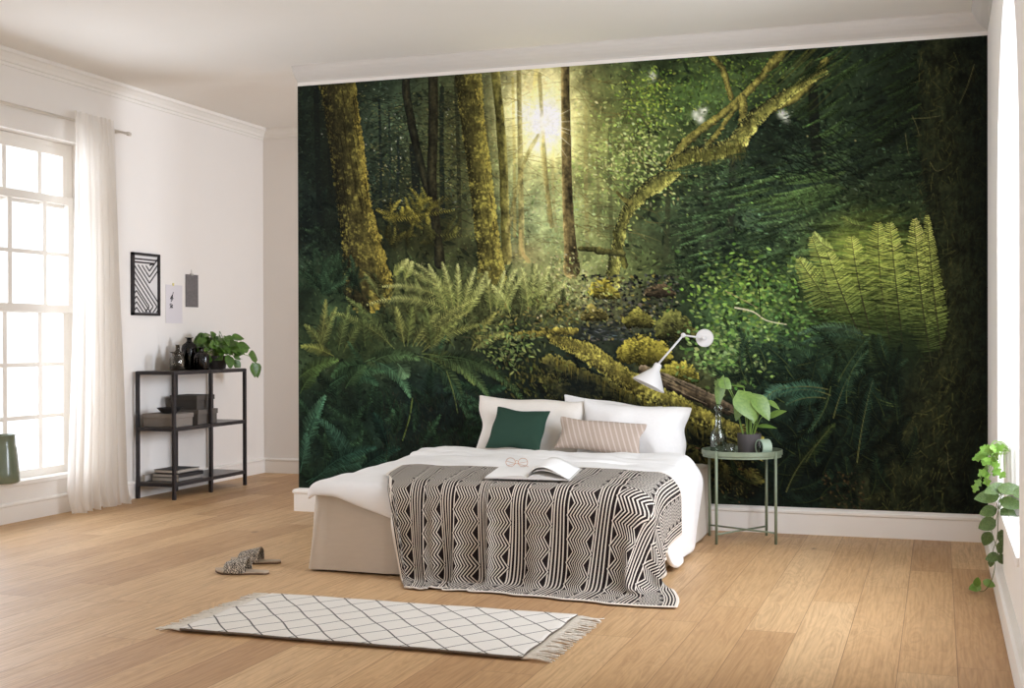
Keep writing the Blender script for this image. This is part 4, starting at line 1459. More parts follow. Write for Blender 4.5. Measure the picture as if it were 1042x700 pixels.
def bed_collider(off, floor_z, mu=0.7, back_rise=0.0):
    lo, hi = (BX0 - off, BY0 - off, -0.3), (BX1 + off, BY1 + off, BZ + off)

    def f(X, O):
        d, n = sd_round_box(X, lo, hi, 0.05 + off)
        m_ = d < 0
        X[m_] -= n[m_] * d[m_][:, None]
        m_ = d < 0.004                                   # touching: hold it back along the surface
        dv = X[m_] - O[m_]
        dn = (dv * n[m_]).sum(1, keepdims=True) * n[m_]
        X[m_] = O[m_] + dn + (dv - dn) * (1 - mu)
        O[m_] = X[m_]
        m2 = X[:, 2] < floor_z + 0.002
        X[m2, :2] = O[m2, :2] + (X[m2, :2] - O[m2, :2]) * 0.7
        X[m2, 2] = np.maximum(X[m2, 2], floor_z)
        O[m2] = X[m2]
        return X, O
    return f


LINEN = cloth_material('white_cotton', 'e9e6e3')
LINEN2 = cloth_material('offwhite_cotton', 'e3dcd3')
VAL = cloth_material('beige_cotton', 'cabfb1')
GREENV = cloth_material('green_velvet', '2c4337', 2200.0, 0.1)
TAUPE = cloth_material('taupe_fabric', 'b3a193', 1200.0, 0.3, ('d3c6ba', 0.034))

# ------------------------------------------------------------------ bed
bed = empty('bed', ((BX0 + BX1) / 2, (BY0 + BY1) / 2, 0), 'double bed with beige cotton cover standing against the forest mural', 'bed')


def rounded_rect(x0, x1, y0, y1, r, n=8, m=14):
    pts = []
    for cx, cy, a0 in ((x1 - r, y0 + r, -90), (x1 - r, y1 - r, 0), (x0 + r, y1 - r, 90), (x0 + r, y0 + r, 180)):
        for k in range(n + 1):
            t = R(a0 + 90 * k / n)
            pts.append((cx + r * math.cos(t), cy + r * math.sin(t)))
    out = []
    for i, p in enumerate(pts):
        q = pts[(i + 1) % len(pts)]
        d = math.hypot(q[0] - p[0], q[1] - p[1])
        k = max(1, int(d / 0.018))
        for j in range(k):
            out.append((p[0] + (q[0] - p[0]) * j / k, p[1] + (q[1] - p[1]) * j / k))
    return out


ring = np.array(rounded_rect(BX0 + 0.01, BX1 - 0.01, BY0 + 0.01, BY1 - 0.01, 0.04))
cen = np.array([(BX0 + BX1) / 2, (BY0 + BY1) / 2])
rows, uvr = [], []
nrm = ring - cen
nrm = np.stack([np.sign(nrm[:, 0]) * (np.abs(nrm[:, 0]) > 0.83), np.sign(nrm[:, 1]) * (np.abs(nrm[:, 1]) > 0.96)], 1)
for i in range(15):
    z = 0.012 + (0.412 - 0.012) * i / 14
    fl_ = (1 - i / 14)
    p3 = np.concatenate([ring, np.full((len(ring), 1), z * 0.35)], 1)
    wv = smooth_noise(p3, 9.0, 3) * 0.010 * (0.3 + fl_) + smooth_noise(p3, 30.0, 5) * 0.0025
    d = 0.004 + 0.014 * fl_ + wv * (0.5 + 0.6 * fl_)
    tuck = np.exp(-((ring[:, 0] - (BX0 + 0.07 - 0.03 * fl_)) / 0.022) ** 2) * (ring[:, 1] < BY0 + 0.1) + 0.6 * np.exp(-((ring[:, 0] - (BX0 + 0.42)) / 0.03) ** 2) * (ring[:, 1] < BY0 + 0.1) * fl_
    d = d + 0.020 * tuck * (1 - fl_ * 0.8) + 0.004 * tuck
    d = d * np.clip((1 - i / 14) * 4, 0.12, 1)
    rr = ring + nrm * np.maximum(d, -0.004)[:, None]
    rows.append(np.concatenate([rr, np.full((len(ring), 1), z)], 1))
mb = MB().grid(np.array(rows), closed=True)
mb.build('bed_cover', VAL, bed, smooth=True)
MB().box((BX0 + 0.03, BY0 + 0.03, 0.05), (BX1 - 0.03, BY1 - 0.02, 0.30)).build('box_base', VAL, bed, bevel=0.02)
MB().box((BX0 + 0.018, BY0 + 0.018, 0.30), (BX1 - 0.018, BY1 - 0.012, BZ - 0.002)).build('mattress', LINEN2, bed, bevel=0.03)

# duvet: laid flat over the mattress, then settled
na, nb = 62, 70
u = np.linspace(0, 1, nb)
v = np.linspace(0, 1, na)
U, V_ = np.meshgrid(u, v)
x_left, x_right, y_back = -3.112, BX1 + 0.345, 7.44
yf = BY0 - 0.03 - 0.25 * np.clip((U - 0.08) / 0.45, 0, 1) + 0.90 * np.clip((U - 0.62) / 0.38, 0, 1) ** 1.6
yb = y_back - 0.42 * np.clip((U - 0.74) / 0.26, 0, 1) ** 1.3
flat = np.stack([x_left + (x_right - x_left) * U, yb + (yf - yb) * V_, np.zeros_like(U)], -1)
P0 = flat.copy()
P0[..., 2] = 0.50 + 0.010 * smooth_noise(flat, 12, 21)
duv = drape(P0, flat, bed_collider(0.024, 0.020, mu=0.85), steps=170, passes=8, bend=0.5)
# filling: puffs up on the top, thinner on the hanging sides
top = np.clip((duv[..., 2] - 0.36) / 0.06, 0, 1)
puff = 0.020 + 0.022 * np.clip((duv[..., 1] - 6.3) / 1.0, 0, 1) + 0.010 * smooth_noise(duv, 7, 8) + 0.005 * smooth_noise(duv, 22, 9)
edge = np.minimum(np.minimum(U, 1 - U) * 20, np.minimum(V_, 1 - V_) * 20).clip(0, 1)
duv[..., 2] += top * puff * (0.35 + 0.65 * edge) * np.clip((duv[..., 1] - 5.93) / 0.25, 0.3, 1)
side = np.clip((duv[..., 0] - (BX1 + 0.01)) / 0.03, 0, 1)
duv[..., 0] += side * (0.016 * smooth_noise(duv * [0.3, 1, 0.4], 16, 10) + 0.020)
duvet = MB().grid(duv, uv=np.stack([U * 2.3, V_ * 1.9], -1)).build('duvet', LINEN, smooth=True, uv=True, loc=(-2.2, 6.8, 0.42))
thick(duvet, 0.022, 1.0)
subsurf(duvet, 1)
tag(duvet, 'white cotton duvet spread over the bed, hanging to the floor on its right side', 'duvet')
# turned-down fold at the pillow end
sel = duv[:17, 3:62]
nf = sel.shape[0]
lay = sel.copy()
t = np.linspace(0, 1, nf)[:, None]
lay[..., 2] += 0.024 + 0.012 * np.sin(np.pi * t) + 0.012 * smooth_noise(lay, 16, 31) + 0.007 * smooth_noise(lay, 45, 33)
lay[..., 1] += 0.015 * smooth_noise(lay * [1, 0, 0], 9, 32)
bk = sel[0].copy()
bk[:, 2] += 0.030
bk[:, 1] += 0.035
bk0 = sel[0].copy()
bk0[:, 1] += 0.02
fr = lay[-1].copy()
fr[:, 2] = sel[-1][:, 2] + 0.016
fr[:, 1] -= 0.022
rowsf = np.concatenate([bk0[None], bk[None], lay, fr[None]], 0)
fd = MB().grid(rowsf).build('turned_down_fold', LINEN, duvet, smooth=True)
subsurf(fd, 1)

# throw blanket
na, nb = 66, 97
u = np.linspace(0, THROW_W, nb)
v = np.linspace(0, THROW_L, na)
U, V_ = np.meshgrid(u, v)
flat = np.stack([-2.86 + U, 6.58 - V_, np.zeros_like(U)], -1)
P0 = flat.copy()
gath = np.clip((V_ - 0.25) / 0.9, 0, 1) ** 1.1 * np.clip(1 - U / 1.05, 0, 1)
P0[..., 0] += 0.50 * gath
P0[..., 1] += 0.10 * np.clip((U - 1.25) / 0.6, 0, 1) * np.clip(1 - V_ / 0.6, 0, 1)
P0[..., 2] = 0.530 + 0.10 * np.sin(U / 0.24 * 2 * np.pi + 1.0) * np.clip(gath * 2, 0, 1) + 0.006 * smooth_noise(flat, 18, 41)
base_col = bed_collider(0.068, 0.010, mu=0.93)
thr = drape(P0, flat, base_col, steps=300, passes=9, bend=0.06)
# rest it on the duvet: lift whatever lies inside the duvet's surface
dm = MB().grid(duv)
tree = BVHTree.FromPolygons(dm.v, dm.f)


def settle_on(P, tree, gap):
    Q = P.copy()
    for i in range(P.shape[0]):
        for j in range(P.shape[1]):
            p = Vector(P[i, j])
            co, n, _, d = tree.find_nearest(p)
            if co is None or d > 0.12:
                continue
            out = Vector((0, 0, 1)) if co.z > 0.40 else Vector((co.x - cen[0], co.y - cen[1], 0.2))
            if n.dot(out) < 0:
                n = -n
            s = (p - co).dot(n)
            if s < gap:
                Q[i, j] = np.array(p + n * (gap - s))
    return Q


thr = settle_on(thr, tree, 0.032)
k = np.arange(na) % 2
for _ in range(2):                                  # relax the lift a little
    thr[1:-1, 1:-1] = 0.5 * thr[1:-1, 1:-1] + 0.125 * (thr[:-2, 1:-1] + thr[2:, 1:-1] + thr[1:-1, :-2] + thr[1:-1, 2:])
hang = np.clip((0.40 - thr[..., 2]) / 0.30, 0, 1) * (thr[..., 1] < BY0 + 0.02) * np.clip((BX1 + 0.15 - thr[..., 0]) / 0.2, 0, 1)
fold = np.clip(1.15 - U / 1.3, 0.25, 1) * (1 + np.sin(U / 0.235 * 2 * np.pi + 0.9 * np.sin(V_ * 4) + 0.6)) ** 1.5
thr[..., 1] -= 0.017 * hang * fold                     # the hanging front falls in soft vertical folds
thr[..., 0] += 0.012 * hang * np.cos(U / 0.235 * 2 * np.pi + 0.6)
thr[..., 2] = np.maximum(thr[..., 2], 0.010)
throw = MB().grid(thr, uv=np.stack([U, V_], -1)).build('throw_blanket', throw_material(), smooth=True, uv=True, loc=(-1.9, 6.2, 0.4))
thick(throw, 0.006, 0.0)
subsurf(throw, 1)
tag(throw, 'black and cream zigzag throw blanket draped over the foot of the bed', 'blanket')


def pillow(w, h, t, seed, pinch=0.07, wr=1.0, n=30):
    s = np.linspace(-1, 1, n)
    Sx, Sz = np.meshgrid(s, s)
    core = np.clip((1 - np.abs(Sx) ** 2.2) * (1 - np.abs(Sz) ** 2.2), 0, 1) ** 0.55
    rs = np.random.RandomState(seed)
    e1, e2, e3 = rs.uniform(0, 6.28, 3)
    x = w / 2 * Sx * (1 - pinch * (1 - Sz ** 2) * (1 + 0.5 * np.sin(2.2 * Sz + e1)) + 0.015 * wr * np.sin(7 * Sz + e2))
    z = h / 2 * Sz * (1 - 1.5 * pinch * (1 - Sx ** 2) * (1 + 0.6 * np.sin(1.8 * Sx + e2)) + 0.02 * wr * np.sin(6 * Sx + e3))
    P = np.stack([x, np.zeros_like(x), z], -1)
    wrk = 0.010 * wr * smooth_noise(P, 18, seed) + 0.005 * wr * smooth_noise(P, 48, seed + 1)
    y = t / 2 * core + wrk * np.minimum(1, core * 2)
    A = np.stack([x, -y - 0.002, z], -1)
    B = np.stack([x, y + 0.002, z], -1)
    uv = np.stack([x + w / 2, z + h / 2], -1)
    return A, B, uv


def make_pillow(name, mat, w, h, t, seed, loc, rot, label, cat='pillow', group=None, pinch=0.07, wr=1.0):
    A, B, uv = pillow(w, h, t, seed, pinch, wr)
    M = Matrix.Translation(loc) @ Matrix.Rotation(R(rot[2]), 4, 'Z') @ Matrix.Rotation(R(rot[1]), 4, 'Y') @ Matrix.Rotation(R(rot[0]), 4, 'X')
    mb = MB()
    n = A.shape[0]
    mb.grid(A, uv=uv)
    mb.grid(B, uv=uv)
    # close the rim
    rim = [(0, j) for j in range(n)] + [(i, n - 1) for i in range(1, n)] + [(n - 1, j) for j in range(n - 2, -1, -1)] + [(i, 0) for i in range(n - 2, 0, -1)]
    o = n * n
    for a, b in zip(rim, rim[1:] + rim[:1]):
        i0, i1 = a[0] * n + a[1], b[0] * n + b[1]
        mb.f.append((i0, i1, o + i1, o + i0))
    mb.v = [tuple(M @ Vector(p)) for p in mb.v]
    ob = mb.build(name, mat, smooth=True, uv=True, loc=loc)
    subsurf(ob, 1)
    return tag(ob, label, cat, group)


make_pillow('pillow', LINEN2, 0.74, 0.39, 0.17, 1, (-2.49, 7.72, 0.635), (-14, 2, 0), 'off-white bed pillow at the left of the bed, behind the green cushion', pinch=0.10)
make_pillow('pillow', LINEN, 0.66, 0.35, 0.07, 5, (-2.00, 7.880, 0.632), (-4, 6, 0), 'white bed pillow in the middle against the mural, mostly hidden, one corner showing', pinch=0.05)
make_pillow('pillow', LINEN, 0.70, 0.37, 0.17, 9, (-1.80, 7.69, 0.622), (-16, 4, 0), 'white bed pillow at the right of the bed, behind the taupe cushion')
make_pillow('cushion', GREENV, 0.35, 0.33, 0.11, 13, (-2.50, 7.522, 0.636), (-40, 4, 2), 'dark green velvet cushion leaning on the off-white pillow', 'cushion', wr=0.6)
make_pillow('cushion', TAUPE, 0.56, 0.22, 0.12, 17, (-1.97, 7.520, 0.604), (-28, 4, -2), 'taupe striped oblong cushion leaning on the right white pillow', 'cushion', wr=0.7)


def top_z(x, y, default=0.5):
    hit = TT.ray_cast(Vector((x, y, 2)), Vector((0, 0, -1)))
    return hit[0].z if hit[0] is not None else default


tm = MB().grid(thr)
TT = BVHTree.FromPolygons(tm.v, tm.f)

# open book and the spectacles on it
PAPER = plain('book_paper', 'e6e3df', 0.8, var=0.03)
bx, by = -1.955, 6.13
bz = max(top_z(bx + dx, by + dy) for dx in (-0.2, -0.1, 0, 0.1, 0.2) for dy in (-0.13, 0, 0.13)) + 0.016
book = empty('open_book', (bx, by, bz), 'open book with white pages lying on the zigzag throw blanket', 'book')
Mb = Matrix.Translation((bx, by, bz)) @ Matrix.Rotation(R(4), 4, 'Z') @ Matrix.Rotation(R(5), 4, 'X')


def tb(mb):
    mb.v = [tuple(Mb @ Vector(p)) for p in mb.v]
    return mb


HB, WB = 0.142, 0.215
cov = MB().box((-WB - 0.004, -HB - 0.003, 0.0), (WB + 0.004, HB + 0.003, 0.004))
tb(cov).build('cover', plain('book_cover', 'c9c4bd', 0.5), book, bevel=0.001)
xs = np.linspace(0, 1, 14)
lp = [(-WB * q, 0.005 + 0.012 * math.sin(math.pi * min(1, q * 1.3) ** 0.6) * (1 - q * 0.6) + 0.004) for q in xs]
tb(MB().prism([(0, 0.004)] + lp + [(-WB, 0.004)], -HB, HB)).build('left_page', PAPER, book)
rp = [(WB * 0.9 * q, 0.006 + 0.020 * math.sin(math.pi * min(1, q * 1.2) ** 0.6) * (1 - q * 0.5)) for q in xs]
tb(MB().prism([(0, 0.004)] + rp + [(WB * 0.9, 0.004)], -HB, HB)).build('right_page', PAPER, book)
for q, hgt, ln in ((0, 0.062, 0.97), (1, 0.044, 0.99)):           # two leaves curling up
    cv = [(WB * ln * s, 0.008 + hgt * math.sin(math.pi * s ** 0.75) * (1 - 0.25 * s)) for s in xs]
    lf = tb(MB().grid(np.array([[(a, yy, b) for a, b in cv] for yy in np.linspace(-HB, HB, 6)]))).build('lifted_page', PAPER, book, smooth=True)
    thick(lf, 0.0012)
ROSE = plain('rose_gold_wire', 'c59a7f', 0.3, 0.7)
gl = empty('eyeglasses', tuple(Mb @ Vector((-0.10, 0.075, 0.03))), 'thin rose gold eyeglasses resting on the left page of the open book', 'glasses')
fr_ = MB()
for s in (-1, 1):
    c = Vector((-0.105 + s * 0.033, 0.070, 0.046))
    fr_.tube([Mb @ (c + Vector((0.025 * math.cos(a), 0.006 * math.sin(a), 0.021 * math.sin(a)))) for a in np.linspace(0, 2 * math.pi, 25)], 0.0016, 6, False)
fr_.tube([Mb @ Vector((-0.105 + a, 0.070, 0.052 + 0.004 * math.cos(a * 200))) for a in (-0.009, 0, 0.009)], 0.0015, 6)
fr_.build('rim', ROSE, gl, smooth=True)
for s in (-1, 1):
    MB().tube([Mb @ Vector((-0.105 + s * 0.058, 0.070, 0.050)), Mb @ Vector((-0.105 + s * 0.058, 0.074, 0.050)), Mb @ Vector((-0.105 - s * 0.03, 0.088 + 0.006 * s, 0.030)), Mb @ Vector((-0.105 - s * 0.058, 0.090 + 0.006 * s, 0.022))], 0.0014, 6).build('temple', ROSE, gl, smooth=True)

# ------------------------------------------------------------------ rug
RX0, RX1, RY0, RY1 = -2.955, -1.475, 4.48, 5.235
rg = np.random.RandomState(4)
gx, gy = np.linspace(RX0, RX1, 75), np.linspace(RY0, RY1, 40)
GX, GY = np.meshgrid(gx, gy)
GP = np.stack([GX + 0.004 * np.sin(GY * 23), GY + 0.003 * np.sin(GX * 9), np.full_like(GX, 0.0105)], -1)
GP[..., 2] += 0.0012 * smooth_noise(GP, 25, 2)
rug = MB().grid(GP, uv=np.stack([GX - RX0, GY - RY0], -1)).build('rug', rug_material(), uv=True, loc=((RX0 + RX1) / 2, (RY0 + RY1) / 2, 0), smooth=True)
thick(rug, 0.009, -1)
rug.data.materials.append(plain('rug_edge_shaded', '6a5d50', 0.95, var=0.2, vscale=80))  # rim colour darkened to paint in the rug's shadow side
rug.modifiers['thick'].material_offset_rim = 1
tag(rug, 'cream runner rug with black diamond lattice lying before the bed', 'rug')
FR = plain('rug_yarn', 'd4ccbe', 0.95, var=0.18, vscale=90)
for side, x0, sg in (('left', RX0, -1), ('right', RX1, 1)):
    f = MB()
    y = RY0 + 0.004
    while y < RY1:
        l = rg.uniform(0.085, 0.125)
        a = rg.normal(0, 0.20)
        p = [(x0 - sg * 0.004, y, 0.009), (x0 + sg * l * 0.25, y + l * 0.1 * a, 0.013), (x0 + sg * l * 0.6, y + l * 0.6 * a, 0.007 + rg.uniform(0, 0.006)), (x0 + sg * l, y + l * a + rg.normal(0, 0.006), 0.005)]
        f.tube(catmull(p, 3), [0.0042] * 4 + [0.0036] * 3 + [0.0028] * 3, 5)
        y += rg.uniform(0.007, 0.011)
    f.build('fringe', FR, rug, smooth=True)

# ------------------------------------------------------------------ slippers
SOLE = plain('slipper_sole', 'b9a894', 0.8, var=0.08, vscale=40)
SOLEB = plain('slipper_base', '5d4632', 0.7)


def woven_material():
    m, nt, b = new_mat('woven_yarn')
    tc = nd(nt, 'ShaderNodeTexCoord')
    wv = nd(nt, 'ShaderNodeTexWave')
    wv.inputs['Scale'].default_value = 38
    wv.inputs['Distortion'].default_value = 9
    wv.inputs['Detail'].default_value = 2
    wv.inputs['Detail Scale'].default_value = 3
    nt.links.new(tc.outputs['Object'], wv.inputs[0])
    st = mth(nt, 'GREATER_THAN', wv.outputs['Fac'], 0.55)
    c = mixc(nt, st, lin('2b2522'), lin('cfc3b2'))
    nt.links.new(c, b.inputs['Base Color'])
    bp = nd(nt, 'ShaderNodeBump')
    bp.inputs['Strength'].default_value = 0.6
    bp.inputs['Distance'].default_value = 0.004
    nt.links.new(wv.outputs['Fac'], bp.inputs['Height'])
    nt.links.new(bp.outputs[0], b.inputs['Normal'])
    b.inputs['Roughness'].default_value = 0.95
    return m


WOVEN = woven_material()


def slipper(toe, heel, label, mirror=1):
    toe, heel = Vector((*toe, 0)), Vector((*heel, 0))
    L = (heel - toe).length
    ex = (heel - toe).normalized()
    ey = Vector((-ex.y, ex.x, 0))
    root = empty('slipper', tuple((toe + heel) / 2), label, 'slipper', 'woven slippers on the floor')
    M = Matrix((( ex.x, ey.x, 0, toe.x), (ex.y, ey.y, 0, toe.y), (0, 0, 1, 0), (0, 0, 0, 1)))

    def half(s):                                            # half width along the sole
        return 0.5 * (0.056 + 0.050 * math.sin(math.pi * min(1, s * 1.25) ** 0.8) + 0.012 * s) * min(1, (1 - (1 - min(s, 0.12) / 0.12) ** 2) ** 0.5 + 0.02) * min(1, (1 - (1 - min(1 - s, 0.10) / 0.10) ** 2) ** 0.5 + 0.02)
    ss = np.linspace(0, 1, 33)

    def lift(s):
        return 0.012 * max(0, 0.18 - s) / 0.18 
    outl = [(s * L, half(s) + mirror * 0.006 * math.sin(math.pi * s)) for s in ss] + [(s * L, -half(s) + mirror * 0.006 * math.sin(math.pi * s)) for s in ss[::-1]]
    for nm, z0, z1, mt in (('sole', 0.001, 0.009, SOLEB), ('footbed', 0.009, 0.015, SOLE)):
        n = len(outl)
        vs = [M @ Vector((a, b, z0 + lift(a / L))) for a, b in outl] + [M @ Vector((a, b, z1 + lift(a / L))) for a, b in outl]
        fs = [tuple(range(n)), tuple(range(2 * n - 1, n - 1, -1))] + [(k, (k + 1) % n, (k + 1) % n + n, k + n) for k in range(n)]
        MB().add(vs, fs).build(nm, mt, root)
    g = []
    for s in np.linspace(0.20, 0.62, 11):
        row = []
        hw = half(s) + 0.008
        hh = 0.048 + 0.030 * (s - 0.20) / 0.42
        for a in np.linspace(0, math.pi, 15):
            row.append(M @ Vector((s * L, hw * math.cos(a) + mirror * 0.006, 0.008 + hh * math.sin(a) ** 0.75)))
        g.append([tuple(p) for p in row])
    up = MB().grid(np.array(g)).build('upper', WOVEN, root, smooth=True)
    thick(up, 0.006)
    subsurf(up, 1)
    return root


slipper((-3.535, 5.685), (-3.256, 5.746), 'woven black and white slipper nearer the rug', 1)
slipper((-3.625, 5.985), (-3.353, 6.044), 'woven black and white slipper farther from the rug, half hidden behind the other', -1)

# ------------------------------------------------------------------ curtain and rod
RODX = LW + 0.085
RODM = plain('rod_metal', 'd8d0c4', 0.35, 0.3)
rod = empty('curtain_rod', (RODX, 6.6, 2.74), 'slim pale curtain rod mounted on the wall above the paned window', 'curtain rod')
MB().tube([(RODX, 5.35, 2.735), (RODX, 8.00, 2.735)], 0.010, 12).build('pole', RODM, rod, smooth=True)
for y in (5.33, 8.02):
    MB().lathe([(0, -0.02), (0.014, -0.018), (0.016, 0), (0.014, 0.018), (0, 0.02)], (RODX, y, 2.735), 14, Matrix.Rotation(R(90), 4, 'X')).build('finial', RODM, rod, smooth=True)
for y in (5.45, 7.93):
    MB().tube([(RODX, y, 2.735), (LW + 0.004, y, 2.735)], 0.007, 10).lathe([(0, 0), (0.02, 0), (0.02, 0.008), (0, 0.008)], (LW + 0.001, y, 2.735), 16, Matrix.Rotation(R(90), 4, 'Y')).build('bracket', RODM, rod, smooth=True)
na, nb = 60, 150
zz = np.linspace(0, 1, na)
uu = np.linspace(0, 1, nb)
Uc, Zc = np.meshgrid(uu, zz)
yl = 7.360 - 0.13 * Zc ** 0.8 + 0.03 * np.sin(Zc * 3)
yr_ = 7.800 + 0.125 * Zc ** 1.2
ph = Uc * 8 * 2 * np.pi
amp = 0.026 + 0.016 * Zc
wob = 0.6 * np.sin(Uc * 9 + Zc * 2.0) + 0.4 * np.sin(Uc * 17 - Zc * 1.3)
Yc = yl + (yr_ - yl) * Uc + 0.012 * np.cos(ph + wob) * (0.5 + Zc)
Xc = RODX + 0.028 + 0.02 * Zc ** 0.5 + (amp - 0.014 * (1 - np.clip(Zc * 6, 0, 1))) * np.sin(ph + wob) + 0.008 * np.clip(Zc * 6, 0.2, 1) * np.sin(ph * 2.3 + 4 * Zc)
Zz = 2.785 * (1 - Zc) + 0.012
bot = np.clip((Zc - 0.93) / 0.07, 0, 1)
Xc = Xc + 0.05 * bot ** 2 * (0.6 + 0.4 * np.sin(Uc * 14)) + 0.035 * np.sin(np.clip(Zc, 0, 1) * np.pi) * 0.4
Zz = Zz + 0.010 * bot * np.sin(Uc * 40)
Zz = np.maximum(Zz, 0.006)
Xc = np.maximum(Xc, LW + 0.035)
cu = MB().grid(np.stack([Xc, Yc, Zz], -1)).build('curtain', sheer_material(), smooth=True, loc=(RODX, 7.6, 2.74))
tag(cu, 'sheer white floor-length curtain hanging from the slim rod beside the window', 'curtain')

# ------------------------------------------------------------------ wall pictures
pf = empty('picture_frame', (LW, 8.33, 1.63), 'black framed print of geometric black and white lines on the left wall', 'picture')
FY0, FY1, FZ0, FZ1 = 8.155, 8.507, 1.390, 1.868
f = MB()
x0, x1 = LW + 0.001, LW + 0.026
fw_ = 0.020
f.box((x0, FY0, FZ0), (x1, FY0 + fw_, FZ1)).box((x0, FY1 - fw_, FZ0), (x1, FY1, FZ1)).box((x0, FY0, FZ0), (x1, FY1, FZ0 + fw_)).box((x0, FY0, FZ1 - fw_), (x1, FY1, FZ1))
f.build('frame', BLACK, pf)
art = MB().box((x0, FY0 + 0.01, FZ0 + 0.01), (x0 + 0.010, FY1 - 0.01, FZ1 - 0.01)).build('print', plain('print_paper', 'dcd9d7', 0.8, var=0.01), pf)
INK = plain('print_ink', '373033', 0.8)
ik = MB()
AW, AH = FY1 - FY0 - 2 * fw_, FZ1 - FZ0 - 2 * fw_


def clip_poly(poly, x0, x1, y0, y1):
    for ax, val, sg in ((0, x0, 1), (0, x1, -1), (1, y0, 1), (1, y1, -1)):
        out = []
        for i in range(len(poly)):
            a, b = poly[i], poly[(i + 1) % len(poly)]
            da, db = sg * (a[ax] - val), sg * (b[ax] - val)
            if da >= 0:
                out.append(a)
            if da * db < 0:
                t_ = da / (da - db)
                out.append((a[0] + (b[0] - a[0]) * t_, a[1] + (b[1] - a[1]) * t_))
        poly = out
        if not poly:
            return []
    return poly


def ink_line(a, b, w, lim=(0, 1, 0, 1)):
    """a, b in the unit art square (x right, y up), w in metres"""
    A, B = (a[0] * AW, a[1] * AH), (b[0] * AW, b[1] * AH)
    d = math.hypot(B[0] - A[0], B[1] - A[1])
    nx, ny = -(B[1] - A[1]) / d * w / 2, (B[0] - A[0]) / d * w / 2
    poly = [(A[0] + nx, A[1] + ny), (B[0] + nx, B[1] + ny), (B[0] - nx, B[1] - ny), (A[0] - nx, A[1] - ny)]
    poly = clip_poly(poly, lim[0] * AW, lim[1] * AW, lim[2] * AH, lim[3] * AH)
    if len(poly) > 2:
        ik.add([(x0 + 0.0112, FY0 + fw_ + p[0], FZ0 + fw_ + p[1]) for p in poly], [tuple(range(len(poly)))])


LWD = 0.0125


def crop_line(x0_, y0_, x1_, y1_, lim=(0, 1, 0.005, 1)):
    ink_line(((x0_ - 103) / 147, 1 - (y0_ - 125) / 390), ((x1_ - 103) / 147, 1 - (y1_ - 125) / 390), LWD, lim)


for y in (150, 172):                                      # bars at the top
    crop_line(103, y, 250 if y < 160 else 232, y)
for y0 in (185, 226, 267, 308):                           # long diagonals, each turning back in a chevron at the lower right
    xt = min(250, 103 + (470 - y0) / 1.7)
    crop_line(103 - 12, y0 - 20, xt, y0 + 1.7 * (xt - 103), (0, 1, 0.0, 0.832))
    if xt < 249:
        crop_line(xt, 470, xt - 27, 515)
crop_line(262, 478, 238, 519)
for y0 in (144, 103, 62):                                 # nested V at the upper right
    crop_line(103 + (190 - y0) / 1.7, 190, 200, y0 + 165)
    crop_line(200, y0 + 165, 256, y0 + 165 - 95)
crop_line(200, 186, 232, 172)
for k in range(4):                                        # nested peaks at the lower left
    y = 365 + 38 * k
    crop_line(121, y, 95, y + 44)
    crop_line(121, y, 121 + (519 - y) / 1.7, 519)
ik.build('line_art', INK, pf, fix=False)

card = empty('paper_card', (LW, 8.72, 1.49), 'white paper card with two small ink drawings pinned on the wall', 'card')
MB().box((LW + 0.001, 8.612, 1.335), (LW + 0.0025, 8.842, 1.640)).build('paper', plain('card_paper', 'dad5d8', 0.85, var=0.01), card)
ik2 = MB()
rg = np.random.RandomState(11)
for cz, n in ((1.540, 16), (1.470, 15)):
    p = [(LW + 0.0032, 8.69 + rg.normal(0, 0.015), cz + rg.normal(0, 0.013)) for _ in range(n)]
    ik2.tube(catmull(p, 4), 0.0022, 5)
ik2.tube([(LW + 0.0032, 8.70, 1.54), (LW + 0.0032, 8.715, 1.585)], 0.0025, 5)
ik2.build('ink_drawing', INK, card)
MB().box((LW + 0.001, 8.705, 1.632), (LW + 0.0035, 8.728, 1.655)).build('tape', plain('yellow_tape', 'e6d98a', 0.7), card)
sw = empty('fabric_sample', (LW, 8.975, 1.60), 'grey textured sample strip hanging on the left wall beside the white card', 'sample')
MB().box((LW + 0.001, 8.890, 1.470), (LW + 0.006, 9.070, 1.735)).build('strip', plain('grey_felt', '6f6a6a', 0.95, var=0.35, vscale=70), sw)
MB().box((LW + 0.001, 8.955, 1.728), (LW + 0.010, 8.995, 1.742)).tube([(LW + 0.005, 8.975, 1.74), (LW + 0.003, 8.975, 1.775)], 0.0015, 6).build('clip', plain('steel_clip', 'b8b4b0', 0.3, 0.8), sw)

# ------------------------------------------------------------------ shelf unit
SX0, SX1 = LW + 0.040, -5.440
SY = (8.185, 8.690, 9.205)
SZ = (0.108, 0.525, 0.950)
sh = empty('shelf_unit', ((SX0 + SX1) / 2, 8.69, 0), 'black metal open shelf unit with three shelves against the left wall', 'shelf')
q = 0.0125
for x in (SX0, SX1):
    for y in SY:
        MB().box((x - q, y - q, 0.0), (x + q, y + q, SZ[2] + q)).build('post', BLACK, sh, bevel=0.002)
SHELFM = plain('shelf_sheet', '4a4644', 0.32, 0.4, var=0.06)
for z in SZ:
    r_ = MB()
    for x in (SX0, SX1):
        r_.box((x - 0.009, SY[0], z - 0.012), (x + 0.009, SY[2], z + 0.012))
    for y in SY:
        r_.box((SX0, y - 0.009, z - 0.012), (SX1, y + 0.009, z + 0.012))
    r_.build('rail', BLACK, sh)
    MB().box((SX0 - 0.006, SY[0] - 0.006, z + 0.010), (SX1 + 0.006, SY[2] + 0.006, z + 0.016)).build('shelf', SHELFM, sh)
T0 = SZ[2] + 0.0165

